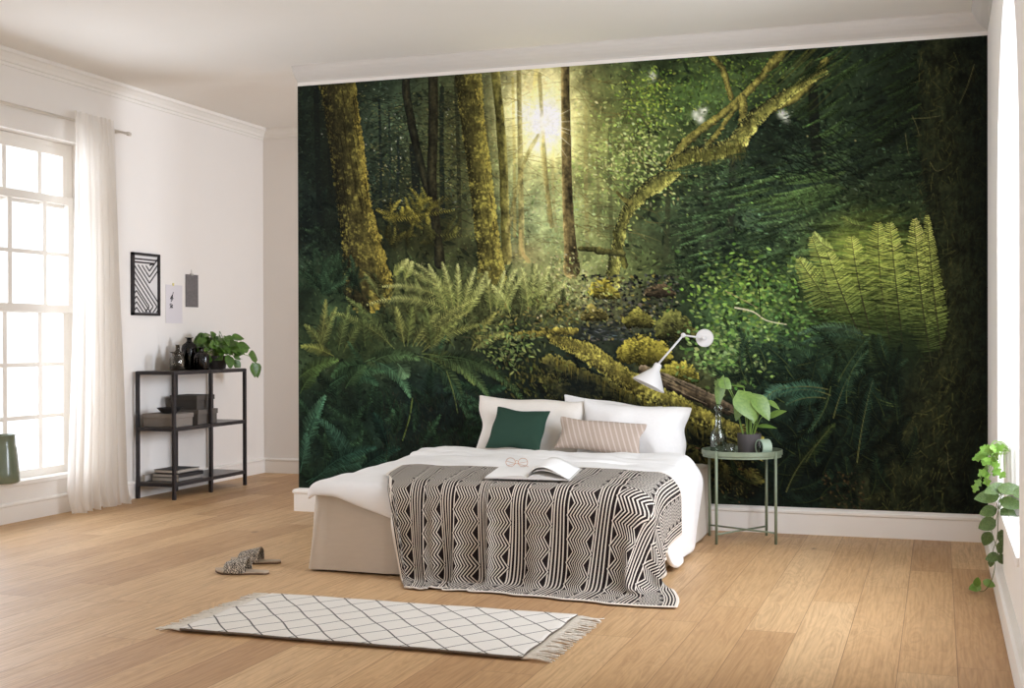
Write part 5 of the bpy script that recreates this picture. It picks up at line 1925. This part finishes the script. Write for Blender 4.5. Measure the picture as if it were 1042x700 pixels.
SMOKE = thin_glass('smoky_glass', '6d655f', 0.08, 0.05, 0.25)
SMOKE2 = thin_glass('dark_smoky_glass', '7b706a', 0.06, 0.05, 0.25)
CLEAR = thin_glass('clear_glass', 'e2dfda', 0.04, 0.03, 0.3)
GREYG = thin_glass('grey_glass', 'b3ac9f', 0.05, 0.04, 0.28)


def vessel(name, prof, c, mat, label, cat, extra=(), t=0.004):
    """blown vessel: outer wall, lip and inner wall in one mesh"""
    inner = [(max(r_ - t, 0), z + (t if i == 0 or r_ == 0 else 0)) for i, (r_, z) in enumerate(prof)][::-1]
    root = empty(name, c, label, cat)
    MB().lathe(prof + inner, c, 36).build('body', mat, root, smooth=True)
    return root


vessel('glass_jar', [(0, 0), (0.050, 0), (0.056, 0.006), (0.056, 0.085), (0.050, 0.100), (0.040, 0.110), (0.038, 0.130), (0.060, 0.143)], (-5.56, 8.41, T0), CLEAR, 'clear glass jar with flared rim, foremost on the shelf top', 'jar')
vessel('glass_flask', [(0, 0), (0.052, 0), (0.062, 0.012), (0.064, 0.055), (0.055, 0.095), (0.032, 0.130), (0.017, 0.155), (0.016, 0.190), (0.020, 0.198)], (-5.64, 8.54, T0), GREYG, 'pear-shaped grey glass flask with narrow neck behind the clear jar', 'vase')
vessel('glass_bottle', [(0, 0), (0.056, 0), (0.062, 0.008), (0.062, 0.165), (0.054, 0.195), (0.028, 0.215), (0.020, 0.225), (0.020, 0.245), (0.036, 0.254)], (-5.63, 8.685, T0), SMOKE2, 'tall dark smoked glass bottle vase, the tallest on the shelf top', 'vase')
vessel('glass_bottle', [(0, 0), (0.056, 0), (0.062, 0.008), (0.062, 0.095), (0.054, 0.122), (0.030, 0.140), (0.019, 0.150), (0.019, 0.168), (0.034, 0.177)], (-5.50, 8.655, T0), SMOKE2, 'short dark smoked glass bottle vase with flared lip beside the tall one', 'vase')


# storage boxes: x0 x1 y0 y1 z h
def storage_box(x0, x1, y0, y1, z, h, col, label, lidc):
    r0 = empty('storage_box', ((x0 + x1) / 2, (y0 + y1) / 2, z), label, 'box')
    MB().box((x0 + 0.006, y0 + 0.006, z), (x1 - 0.006, y1 - 0.006, z + h - 0.006)).build('box_body', plain('box_card', col, 0.85, var=0.05), r0, bevel=0.003)
    lid = MB().box((x0, y0, z + h * 0.66), (x1, y1, z + h)).build('lid', plain('box_lid', lidc, 0.85, var=0.05), r0, bevel=0.003)
    MB().box((x0 - 0.001, (y0 + y1) / 2 - 0.02, z + h * 0.2), (x0 + 0.004, (y0 + y1) / 2 + 0.02, z + h * 0.4))
    return r0


T1 = SZ[1] + 0.0165
storage_box(-5.740, -5.455, 8.215, 8.475, T1, 0.100, '7a726a', 'flat grey cardboard storage box with lid under the black bowl', '7f776f')
storage_box(-5.735, -5.460, 8.545, 8.830, T1, 0.115, '5d5751', 'dark grey lidded storage box, lower of the stacked pair', '635d57')
storage_box(-5.730, -5.480, 8.560, 8.815, T1 + 0.1155, 0.110, '494440', 'dark grey lidded storage box, upper of the stacked pair', '4e4944')
bw = empty('bowl', (-5.57, 8.32, T1 + 0.1005), 'black shallow bowl standing on the flat grey storage box', 'bowl')
MB().lathe([(0, 0), (0.050, 0), (0.060, 0.006), (0.092, 0.040), (0.096, 0.042), (0.090, 0.042), (0.056, 0.010), (0, 0.007)], tuple(bw.location), 32).build('body', plain('black_ceramic', '211f20', 0.4), bw, smooth=True)

# notebooks on the bottom shelf
T2 = SZ[0] + 0.0165
PAGES = plain('page_edges', 'c4bcb0', 0.85, var=0.06, vscale=120)
z = T2


def notebook(name, x0, x1, y0, y1, z, h, cov, label, spiral=False, group=None):
    r0 = empty(name, ((x0 + x1) / 2, (y0 + y1) / 2, z), label, 'book', group)
    MB().box((x0 + 0.004, y0 + 0.004, z + 0.002), (x1 - 0.004, y1 - 0.004, z + h - 0.002)).build('pages', PAGES, r0)
    cm = plain('book_board', cov, 0.6)
    MB().box((x0, y0, z + h - 0.003), (x1, y1, z + h)).build('front_cover', cm, r0)
    MB().box((x0, y0, z), (x1, y1, z + 0.003)).build('back_cover', cm, r0)
    if spiral:
        sp = MB()
        y = y0 + 0.01
        while y < y1:
            sp.tube([(x1 + 0.004 * math.sin(a) - 0.002, y, z + h / 2 + h * 0.6 * math.cos(a)) for a in np.linspace(0, 2 * math.pi, 9)], 0.0012, 5)
            y += 0.012
        sp.build('spiral_binding', plain('white_wire', 'b9b5b0', 0.4, 0.5), r0)
    else:
        MB().box((x1 - 0.003, y0, z), (x1, y1, z + h)).build('spine', cm, r0)
    return r0


notebook('book', -5.715, -5.475, 8.30, 8.62, z, 0.030, '8c8782', 'grey and white book at the bottom of the small stack on the lowest shelf')
notebook('book', -5.705, -5.470, 8.29, 8.63, z + 0.0305, 0.0255, '2a2729', 'black hardcover book in the middle of the small stack on the lowest shelf')
notebook('notebook', -5.695, -5.480, 8.30, 8.59, z + 0.0605, 0.026, '232022', 'black spiral notebook on top of the small stack on the lowest shelf', True)
notebook('magazine', -5.745, -5.722, 8.22, 8.46, z, 0.050, 'a39d97', 'pale grey magazine bundle standing behind the small stack on the lowest shelf')


# ------------------------------------------------------------------ leaves and plants
def leaf_grid(L, W, kind='heart', fold=0.25, droop=0.3, n=9, m=5):
    """a leaf along +x from its stalk, normal +z"""
    s = np.linspace(0, 1, n)
    if kind == 'heart':
        wd = W / 2 * np.sin(np.pi * s ** 0.62) ** 0.8 * (1 - 0.15 * s)
    elif kind == 'oval':
        wd = W / 2 * np.sin(np.pi * s ** 0.8) ** 0.75
    else:                                             # lobed
        wd = W / 2 * np.sin(np.pi * s ** 0.7) ** 0.6 * (0.78 + 0.30 * np.cos(s * 13))
    wd = np.nan_to_num(wd)
    tt = np.linspace(-1, 1, m)
    G = np.zeros((n, m, 3))
    back = 0.10 * L if kind == 'heart' else 0
    for i in range(n):
        for j in range(m):
            G[i, j, 0] = L * s[i] - back * np.exp(-s[i] * 14) * abs(tt[j]) * 1.5
            G[i, j, 1] = wd[i] * tt[j]
            G[i, j, 2] = fold * wd[i] * abs(tt[j]) - droop * L * s[i] ** 2
    return G


def add_leaf(mb, pos, dirv, L, W, kind='heart', roll=0.0, fold=0.25, droop=0.3, normal=(0, 0, 1)):
    ex = Vector(dirv).normalized()
    nz = Vector(normal)
    ey = nz.cross(ex)
    if ey.length < 1e-4:
        ey = Vector((1, 0, 0)).cross(ex)
    ey.normalize()
    ez = ex.cross(ey)
    if roll:
        q_ = Matrix.Rotation(roll, 3, ex)
        ey, ez = q_ @ ey, q_ @ ez
    G = leaf_grid(L, W, kind, fold, droop)
    B = np.array([ex, ey, ez])
    mb.grid(G @ B + np.array(pos))


def pot_profile(r0, r1, h, t=0.006):
    return [(0, 0), (r0, 0), (r0 + 0.002, 0.004), (r1, h - 0.004), (r1, h), (r1 - t, h), (r1 - t, h * 0.86), (0, h * 0.86)]


SOIL = plain('potting_soil', '2e241c', 1.0, var=0.4, vscale=90, bump=0.6, bscale=120)
DARKPOT = plain('dark_pot', '4a4443', 0.7, var=0.06)
STEMM = plain('green_stem', '6d8a35', 0.55)

# pothos on the shelf
pc = (-5.585, 9.03, T0)
po = empty('potted_plant', pc, 'bushy green pothos in a dark pot on the right end of the black shelf', 'plant')
MB().lathe(pot_profile(0.062, 0.080, 0.105), pc, 32).build('pot', DARKPOT, po, smooth=True)
MB().lathe([(0, 0.088), (0.073, 0.088), (0.073, 0.092), (0, 0.095)], pc, 24).build('soil', SOIL, po)
rg = np.random.RandomState(7)
lf, stm = MB(), MB()
top0 = Vector(pc) + Vector((0, 0, 0.09))
for i in range(125):
    az = rg.uniform(0, 2 * math.pi)
    el = rg.uniform(0.0, 1.25)
    rr = rg.uniform(0.10, 0.24)
    tip = top0 + Vector((math.cos(az) * math.cos(el) * rr * 0.80, math.sin(az) * math.cos(el) * rr * 1.05, math.sin(el) * rr * 0.85 + 0.02 - 0.03 * (el < 0.3)))
    tip.x = max(tip.x, LW + 0.075)
    md = top0 * 0.45 + tip * 0.55 + Vector((0, 0, 0.045))
    stm.tube(catmull([tuple(top0 + Vector((rg.normal(0, 0.02), rg.normal(0, 0.02), 0))), tuple(md), tuple(tip)], 4), 0.0018, 5)
    dv = Vector((math.cos(az) * 0.8 + 0.45, math.sin(az), rg.uniform(-0.9, 0.1)))
    L = rg.uniform(0.058, 0.105)
    if tip.x + dv.normalized().x * L < LW + 0.02:
        dv.x = 0.1
    nv = Vector((0.75 + rg.normal(0, 0.3), -0.35 + rg.normal(0, 0.4), 0.75))
    add_leaf(lf, tip, dv, L, L * 0.82, 'heart', rg.normal(0, 0.3), 0.2, rg.uniform(0.1, 0.35), nv)
# a trailing shoot past the right end
tr = catmull([tuple(top0 + Vector((0.03, 0.05, 0))), (-5.52, 9.22, T0 + 0.12), (-5.47, 9.36, T0 + 0.09), (-5.45, 9.43, T0 + 0.02), (-5.45, 9.44, T0 - 0.04)], 5)
stm.tube(tr, 0.0022, 5)
for p, dv, L in (((-5.47, 9.34, T0 + 0.105), (0.1, 0.9, -0.25), 0.135), ((-5.45, 9.40, T0 + 0.03), (0.1, 0.3, -1), 0.125), ((-5.44, 9.34, T0 + 0.03), (0.2, 0.1, -1), 0.115), ((-5.50, 9.25, T0 + 0.16), (0.2, 1, 0.1), 0.11),
                 ((-5.48, 8.83, T0 + 0.20), (0.1, -0.9, -0.15), 0.10), ((-5.50, 9.16, T0 + 0.06), (0.3, 0.3, -0.9), 0.10), ((-5.48, 9.02, T0 + 0.10), (0.4, -0.3, -0.9), 0.115)):
    add_leaf(lf, p, dv, L, L * 0.85, 'heart', 0, 0.15, 0.12, (0.9, -0.4, 0.4))
for m_ in (lf, stm):                                     # nothing sinks into the shelf top
    m_.v = [(x, y, max(z, T0 + 0.004)) if (x < SX1 + 0.03 and y < SY[2] + 0.03) else (x, y, z) for x, y, z in m_.v]
stm.build('stems', STEMM, po, smooth=True)
lf.build('foliage', leaf_material('pothos_leaf', '1d3a13', '618c2e'), po, smooth=True)

# ------------------------------------------------------------------ vase on the window sill
vs_ = empty('floor_vase', (-5.83, 6.79, 0.268), 'tall sage green glazed vase standing on the left window sill', 'vase')
MB().lathe([(0, 0), (0.098, 0), (0.106, 0.010), (0.104, 0.060), (0.086, 0.225), (0.080, 0.245), (0.078, 0.256), (0.076, 0.308), (0.079, 0.316), (0.071, 0.316), (0.070, 0.25), (0.080, 0.21), (0.095, 0.05), (0, 0.012)], (-5.815, 6.79, 0.2675), 40).build('body', plain('sage_glaze', '69735f', 0.22, var=0.12, vscale=14, coat=0.4), vs_, smooth=True)

# ------------------------------------------------------------------ side table
SAGE = plain('sage_metal', '77816a', 0.45, 0.1, var=0.04)
TC = (-1.116, 7.588)
st = empty('side_table', (TC[0], TC[1], 0), 'round sage green metal tray table standing at the right of the bed', 'table')
TZ = 0.512
MB().lathe([(0, TZ), (0.232, TZ), (0.238, TZ + 0.003), (0.238, TZ + 0.030), (0.233, TZ + 0.030), (0.231, TZ + 0.006), (0, TZ + 0.006)], (TC[0], TC[1], 0), 56).build('tray_top', SAGE, st, smooth=False)
legs = [(-1.233, 7.375), (-0.904, 7.481), (-1.329, 7.694), (-0.999, 7.800)]
for x, y in legs:
    MB().tube([(x, y, 0), (x, y, TZ + 0.028)], 0.0085, 12).build('leg', SAGE, st, smooth=True)
for a, b, z in ((0, 3, 0.058), (1, 2, 0.066)):
    MB().tube([(*legs[a], z), (*legs[b], z)], 0.0055, 10).build('brace', SAGE, st, smooth=True)
MB().lathe([(0.226, TZ - 0.012), (0.232, TZ - 0.012), (0.232, TZ), (0.226, TZ), (0.226, TZ - 0.012)], (TC[0], TC[1], 0), 48).build('rim_band', SAGE, st)
TT0 = TZ + 0.0065

# carafe, tumbler, round ornament
cf = empty('carafe', (-1.245, 7.52, TT0), 'clear glass carafe with round stopper on the left of the sage side table', 'carafe')
pr = [(0, 0), (0.044, 0), (0.049, 0.006), (0.049, 0.095), (0.045, 0.118), (0.028, 0.150), (0.020, 0.172), (0.018, 0.215), (0.023, 0.248)]
pi = [(max(a - 0.003, 0), b + (0.003 if i == 0 else 0)) for i, (a, b) in enumerate(pr)][::-1]
CARG = thin_glass('carafe_glass', 'e4e8e3', 0.05, 0.03, 0.35)
MB().lathe(pr + pi, tuple(cf.location), 36).build('body', CARG, cf, smooth=True)
MB().sphere(tuple(Vector(cf.location) + Vector((0, 0, 0.270))), 0.026, 12).build('stopper', CARG, cf, smooth=True)
tu = empty('tumbler', (-1.165, 7.445, TT0), 'small clear drinking glass before the carafe on the sage side table', 'glass')
pr = [(0, 0), (0.026, 0), (0.029, 0.004), (0.034, 0.066)]
pi = [(max(a - 0.003, 0), b + (0.006 if i == 0 else 0)) for i, (a, b) in enumerate(pr)][::-1]
MB().lathe(pr + pi, tuple(tu.location), 30).build('body', CARG, tu, smooth=True)
orn = empty('round_ornament', (-0.975, 7.49, TT0), 'round sage green drum ornament with glass front lying on its side beside the plant pot', 'ornament')
Mo = Matrix.Translation((-0.975, 7.49, TT0 + 0.047)) @ Matrix.Rotation(R(38), 4, 'Z') @ Matrix.Rotation(R(-90), 4, 'Y')
MB().lathe([(0.040, 0.030), (0.047, 0.030), (0.047, -0.030), (0, -0.030), (0, -0.026), (0.040, -0.024), (0.040, 0.030)], (0, 0, 0), 36, Mo).build('shell', plain('sage_shell', '93a48f', 0.5, var=0.05), orn, smooth=False)
MB().lathe([(0, 0.022), (0.040, 0.022), (0.040, 0.026), (0, 0.026)], (0, 0, 0), 36, Mo).build('glass_front', thin_glass('ornament_glass', '8d9a93', 0.35, 0.06, 0.55), orn)

# big-leaf plant on the side table
pp = (-1.072, 7.585, TT0)
bp_ = empty('potted_plant', pp, 'broad-leaved green plant in a dark grey pot on the sage side table', 'plant')
MB().lathe(pot_profile(0.064, 0.070, 0.118), pp, 36).build('pot', DARKPOT, bp_, smooth=True)
MB().lathe([(0, 0.098), (0.063, 0.098), (0.063, 0.101), (0, 0.106)], pp, 24).build('soil', SOIL, bp_)
lf, stm = MB(), MB()
b0 = Vector(pp) + Vector((0, 0, 0.10))
Yl = 7.56
for tip, dv, L, W, nv, dr in (
        ((-1.115, 7.52, 0.875), (0.45, -0.25, -0.75), 0.185, 0.150, (0.15, -0.9, 0.45), 0.10),
        ((-1.095, 7.58, 0.850), (-0.35, -0.2, -0.75), 0.150, 0.110, (-0.35, -0.8, 0.5), 0.15),
        ((-1.030, 7.54, 0.860), (0.45, -0.2, -0.60), 0.165, 0.115, (0.4, -0.8, 0.45), 0.18),
        ((-1.055, 7.54, 0.830), (0.15, -0.3, -0.80), 0.135, 0.110, (0.2, -0.9, 0.35), 0.15),
        ((-1.110, 7.62, 0.910), (-0.7, 0.3, 0.15), 0.090, 0.040, (0.0, -0.3, 0.95), 0.10),
        ((-1.225, 7.56, 0.960), (-0.2, -0.15, -0.95), 0.180, 0.085, (-0.45, -0.85, 0.25), 0.12),
        ((-1.235, 7.55, 0.950), (0.55, -0.1, -0.35), 0.080, 0.085, (0.2, -0.85, 0.45), 0.15),
        ((-0.960, 7.60, 0.830), (0.75, -0.2, -0.45), 0.085, 0.040, (0.3, -0.7, 0.6), 0.15),
        ((-0.955, 7.58, 0.740), (0.60, -0.25, 0.25), 0.120, 0.060, (-0.1, -0.7, 0.7), 0.10),
        ((-1.02, 7.60, 0.68), (0.7, -0.1, 0.05), 0.11, 0.045, (0, -0.5, 0.85), 0.20)):
    md = b0 * 0.4 + Vector(tip) * 0.6 + Vector((0, 0, 0.04))
    stm.tube(catmull([tuple(b0 + Vector(((tip[0] - pp[0]) * 0.2, (tip[1] - pp[1]) * 0.2, 0))), tuple(md), tip], 5), 0.0032, 6)
    add_leaf(lf, tip, dv, L, W, 'heart', 0, 0.12, dr, nv)
stm.build('stems', STEMM, bp_, smooth=True)
lf.build('foliage', leaf_material('broad_leaf', '41601f', '7d9a45'), bp_, smooth=True)

# ------------------------------------------------------------------ wall lamp
LAMPW = plain('lamp_white', 'dcd9d6', 0.4, var=0.02)
la = empty('wall_lamp', (-1.399, D - 0.004, 1.205), 'white jointed wall lamp with cone shade mounted on the mural above the side table', 'lamp')
c0 = Vector((-1.399, D - 0.003, 1.205))
MB().lathe([(0, 0), (0.056, 0), (0.057, 0.006), (0.054, 0.014), (0, 0.016)], tuple(c0), 40, Matrix.Rotation(R(90), 4, 'X')).build('wall_plate', LAMPW, la, smooth=False)
j0, j1, j2 = c0 + Vector((0, -0.045, 0)), Vector((-1.515, D - 0.11, 1.223)), Vector((-1.664, D - 0.17, 1.040))
MB().tube([c0 + Vector((0, -0.012, 0)), j0 + Vector((0, -0.012, 0))], 0.013, 14).build('swivel', LAMPW, la, smooth=True)
MB().tube([j0, j1], 0.0055, 12).build('arm', LAMPW, la, smooth=True)
MB().sphere(tuple(j1), 0.015, 10).build('joint', LAMPW, la, smooth=True)
MB().tube([j1, j2], 0.0065, 12).build('arm', LAMPW, la, smooth=True)
ax = Vector((-0.055, -0.03, -0.125)).normalized()
zq = ax.to_track_quat('Z', 'Y').to_matrix().to_4x4()
shd = MB().lathe([(0.0, -0.030), (0.020, -0.030), (0.024, -0.024), (0.027, 0.010), (0.030, 0.014), (0.108, 0.118), (0.108, 0.121), (0.104, 0.118), (0.026, 0.016), (0.0, 0.012)], tuple(Vector((-1.672, D - 0.17, 1.018))), 44, zq).build('shade', LAMPW, la, smooth=False)
for p in shd.data.polygons:
    p.use_smooth = True
es = shd.modifiers.new('edges', 'EDGE_SPLIT')
es.split_angle = R(40)
MB().sphere(tuple(Vector((-1.672, D - 0.17, 1.018)) + ax * 0.055), 0.026, 10).build('bulb', plain('bulb_glass', 'f0ece4', 0.3), shd, smooth=True)

# ------------------------------------------------------------------ plants on the right window sill
SZ_ = RZ0 + 0.0045
iv = empty('potted_ivy', (0.345, 6.30, SZ_), 'bright green ivy in a white ribbed pot on the right window sill', 'plant')
RIB = plain('ribbed_white', 'd9d5ce', 0.55, var=0.04)
MB().lathe([(0, 0), (0.050, 0), (0.058, 0.02), (0.064, 0.27), (0.061, 0.285), (0.057, 0.28), (0.052, 0.24), (0, 0.24)], (0.345, 6.30, SZ_), 72, None, (18, 0.03)).build('pot', RIB, iv, smooth=True)
MB().lathe([(0, 0.242), (0.051, 0.242), (0.051, 0.245), (0, 0.25)], (0.345, 6.30, SZ_), 24).build('soil', SOIL, iv)
rg = np.random.RandomState(3)
lf, stm = MB(), MB()
o0 = Vector((0.33, 6.29, SZ_ + 0.25))
for i in range(26):
    tip = Vector((rg.uniform(0.20, 0.31), rg.uniform(6.10, 6.24), rg.uniform(0.55, 0.70)))
    if tip.x > 0.265 and tip.z > 0.60:
        tip.x = 0.245
    md = (o0 + tip) / 2 + Vector((-0.02, 0, 0.05))
    stm.tube(catmull([tuple(o0), tuple(md), tuple(tip)], 4), 0.0014, 5)
    L = rg.uniform(0.032, 0.048)
    add_leaf(lf, tip, (-0.4 + rg.normal(0, 0.5), rg.normal(-0.2, 0.4), rg.normal(-0.3, 0.5)), L, L * 1.1, 'lobed', 0, 0.1, 0.2, (-0.3, -0.85, 0.45))
for tip, dv in (((0.185, 6.2, 0.655), (-1, -0.1, -0.25)), ((0.205, 6.18, 0.665), (-1, 0, 0.1)), ((0.20, 6.15, 0.60), (-0.8, -0.1, -0.6)), ((0.165, 6.2, 0.53), (-0.4, 0, -0.9)), ((0.18, 6.2, 0.55), (-0.6, 0, -0.8)), ((0.20, 6.2, 0.56), (0.3, 0, -0.9))):
    stm.tube(catmull([tuple(o0), tuple((o0 + Vector(tip)) / 2 + Vector((-0.02, 0, 0.05))), tip], 4), 0.0014, 5)
    add_leaf(lf, tip, dv, 0.045, 0.042, 'lobed', 0, 0.1, 0.2, (-0.2, -0.9, 0.4))
stm.build('stems', STEMM, iv, smooth=True)
lf.build('foliage', leaf_material('ivy_leaf', '4f7a26', '85aa48'), iv, smooth=True)

tpn = empty('trailing_plant', (0.365, 6.06, SZ_), 'dark speckled trailing plant in a grey pot, its vines hanging from the right sill', 'plant')
MB().lathe(pot_profile(0.060, 0.072, 0.11), (0.365, 6.06, SZ_), 32).build('pot', plain('grey_pot', 'a39f98', 0.7), tpn, smooth=True)
MB().lathe([(0, 0.094), (0.064, 0.094), (0.064, 0.097), (0, 0.10)], (0.365, 6.06, SZ_), 24).build('soil', SOIL, tpn)
lf, lf2, stm = MB(), MB(), MB()
o0 = Vector((0.34, 6.06, SZ_ + 0.10))
for tip, dv, L, W, nv in (
        ((0.255, 6.02, 0.500), (-1, -0.1, -0.10), 0.110, 0.066, (0.1, -0.85, 0.5)),
        ((0.285, 6.00, 0.545), (-0.7, -0.2, -0.15), 0.105, 0.062, (0.1, -0.8, 0.6)),
        ((0.240, 5.98, 0.535), (0.9, -0.2, 0.05), 0.115, 0.062, (0.1, -0.8, 0.6)),
        ((0.250, 6.00, 0.480), (0.9, -0.2, -0.15), 0.105, 0.060, (0.1, -0.9, 0.4)),
        ((0.255, 6.02, 0.440), (0.7, -0.2, -0.40), 0.095, 0.062, (0.1, -0.9, 0.4)),
        ((0.245, 6.06, 0.435), (-0.9, -0.1, -0.25), 0.080, 0.056, (0.1, -0.9, 0.4)),
        ((0.240, 6.06, 0.385), (-0.8, -0.1, -0.40), 0.085, 0.064, (0.1, -0.9, 0.35)),
        ((0.290, 5.98, 0.400), (0.9, -0.1, -0.20), 0.085, 0.052, (0.1, -0.9, 0.4)),
        ((0.300, 5.96, 0.520), (0.8, -0.2, 0.05), 0.10, 0.06, (0.1, -0.8, 0.6)),
        ((0.262, 6.06, 0.345), (0.15, -0.1, -1), 0.075, 0.048, (0.1, -0.95, 0.2)),
        ((0.215, 6.08, 0.330), (-0.35, -0.1, -0.9), 0.070, 0.054, (0.1, -0.95, 0.2)),
        ((0.255, 6.08, 0.225), (-0.9, 0, -0.30), 0.065, 0.046, (0.1, -0.9, 0.4)),
        ((0.250, 6.08, 0.228), (0.5, 0, -0.6), 0.055, 0.044, (0.1, -0.95, 0.2)),
        ((0.252, 6.08, 0.285), (0.2, 0, -1), 0.060, 0.034, (0.2, -0.95, 0.2)),
        ((0.222, 6.10, 0.205), (-0.1, 0, -1), 0.040, 0.028, (0.1, -0.95, 0.2))):
    md = o0 * 0.5 + Vector(tip) * 0.5 + Vector((-0.02, 0, 0.03))
    if tip[2] > 0.38:
        stm.tube(catmull([tuple(o0), tuple(md), tip], 4), 0.0017, 5)
    add_leaf(lf, tip, dv, L, W, 'oval', 0, 0.12, 0.15, nv)
vine = catmull([tuple(o0), (0.262, 6.05, 0.50), (0.250, 6.07, 0.40), (0.245, 6.08, 0.30), (0.228, 6.09, 0.24), (0.236, 6.10, 0.17), (0.222, 6.18, 0.085), (0.195, 6.30, 0.020), (0.165, 6.36, 0.012)], 6)
stm.tube(vine, 0.0018, 6)
stm.tube(catmull([(0.25, 6.05, 0.48), (0.225, 6.08, 0.38), (0.222, 6.08, 0.33), (0.24, 6.08, 0.27), (0.252, 6.08, 0.22)], 6), 0.0016, 6)
for tip, dv, L in (((0.190, 6.28, 0.070), (0.75, -0.1, -0.25), 0.060), ((0.165, 6.34, 0.030), (0.1, -0.3, 0.9), 0.050), ((0.185, 6.36, 0.030), (-0.75, -0.5, -0.1), 0.065), ((0.17, 6.34, 0.020), (-0.5, -0.5, 0.1), 0.05)):
    add_leaf(lf2, tip, dv, L, L * 0.72, 'oval', 0, 0.1, 0.1, (0.05, -0.75, 0.65))
stm.build('vines', plain('vine_stem', '5d6b35', 0.6), tpn, smooth=True)
lf.build('foliage', leaf_material('speckled_leaf', '2a3d14', '54702c', '9aa67c'), tpn, smooth=True)
tag(lf2.build('young_foliage', leaf_material('young_leaf', '54782c', '7fa044'), tpn, smooth=True), 'lighter green young leaves at the vine end')
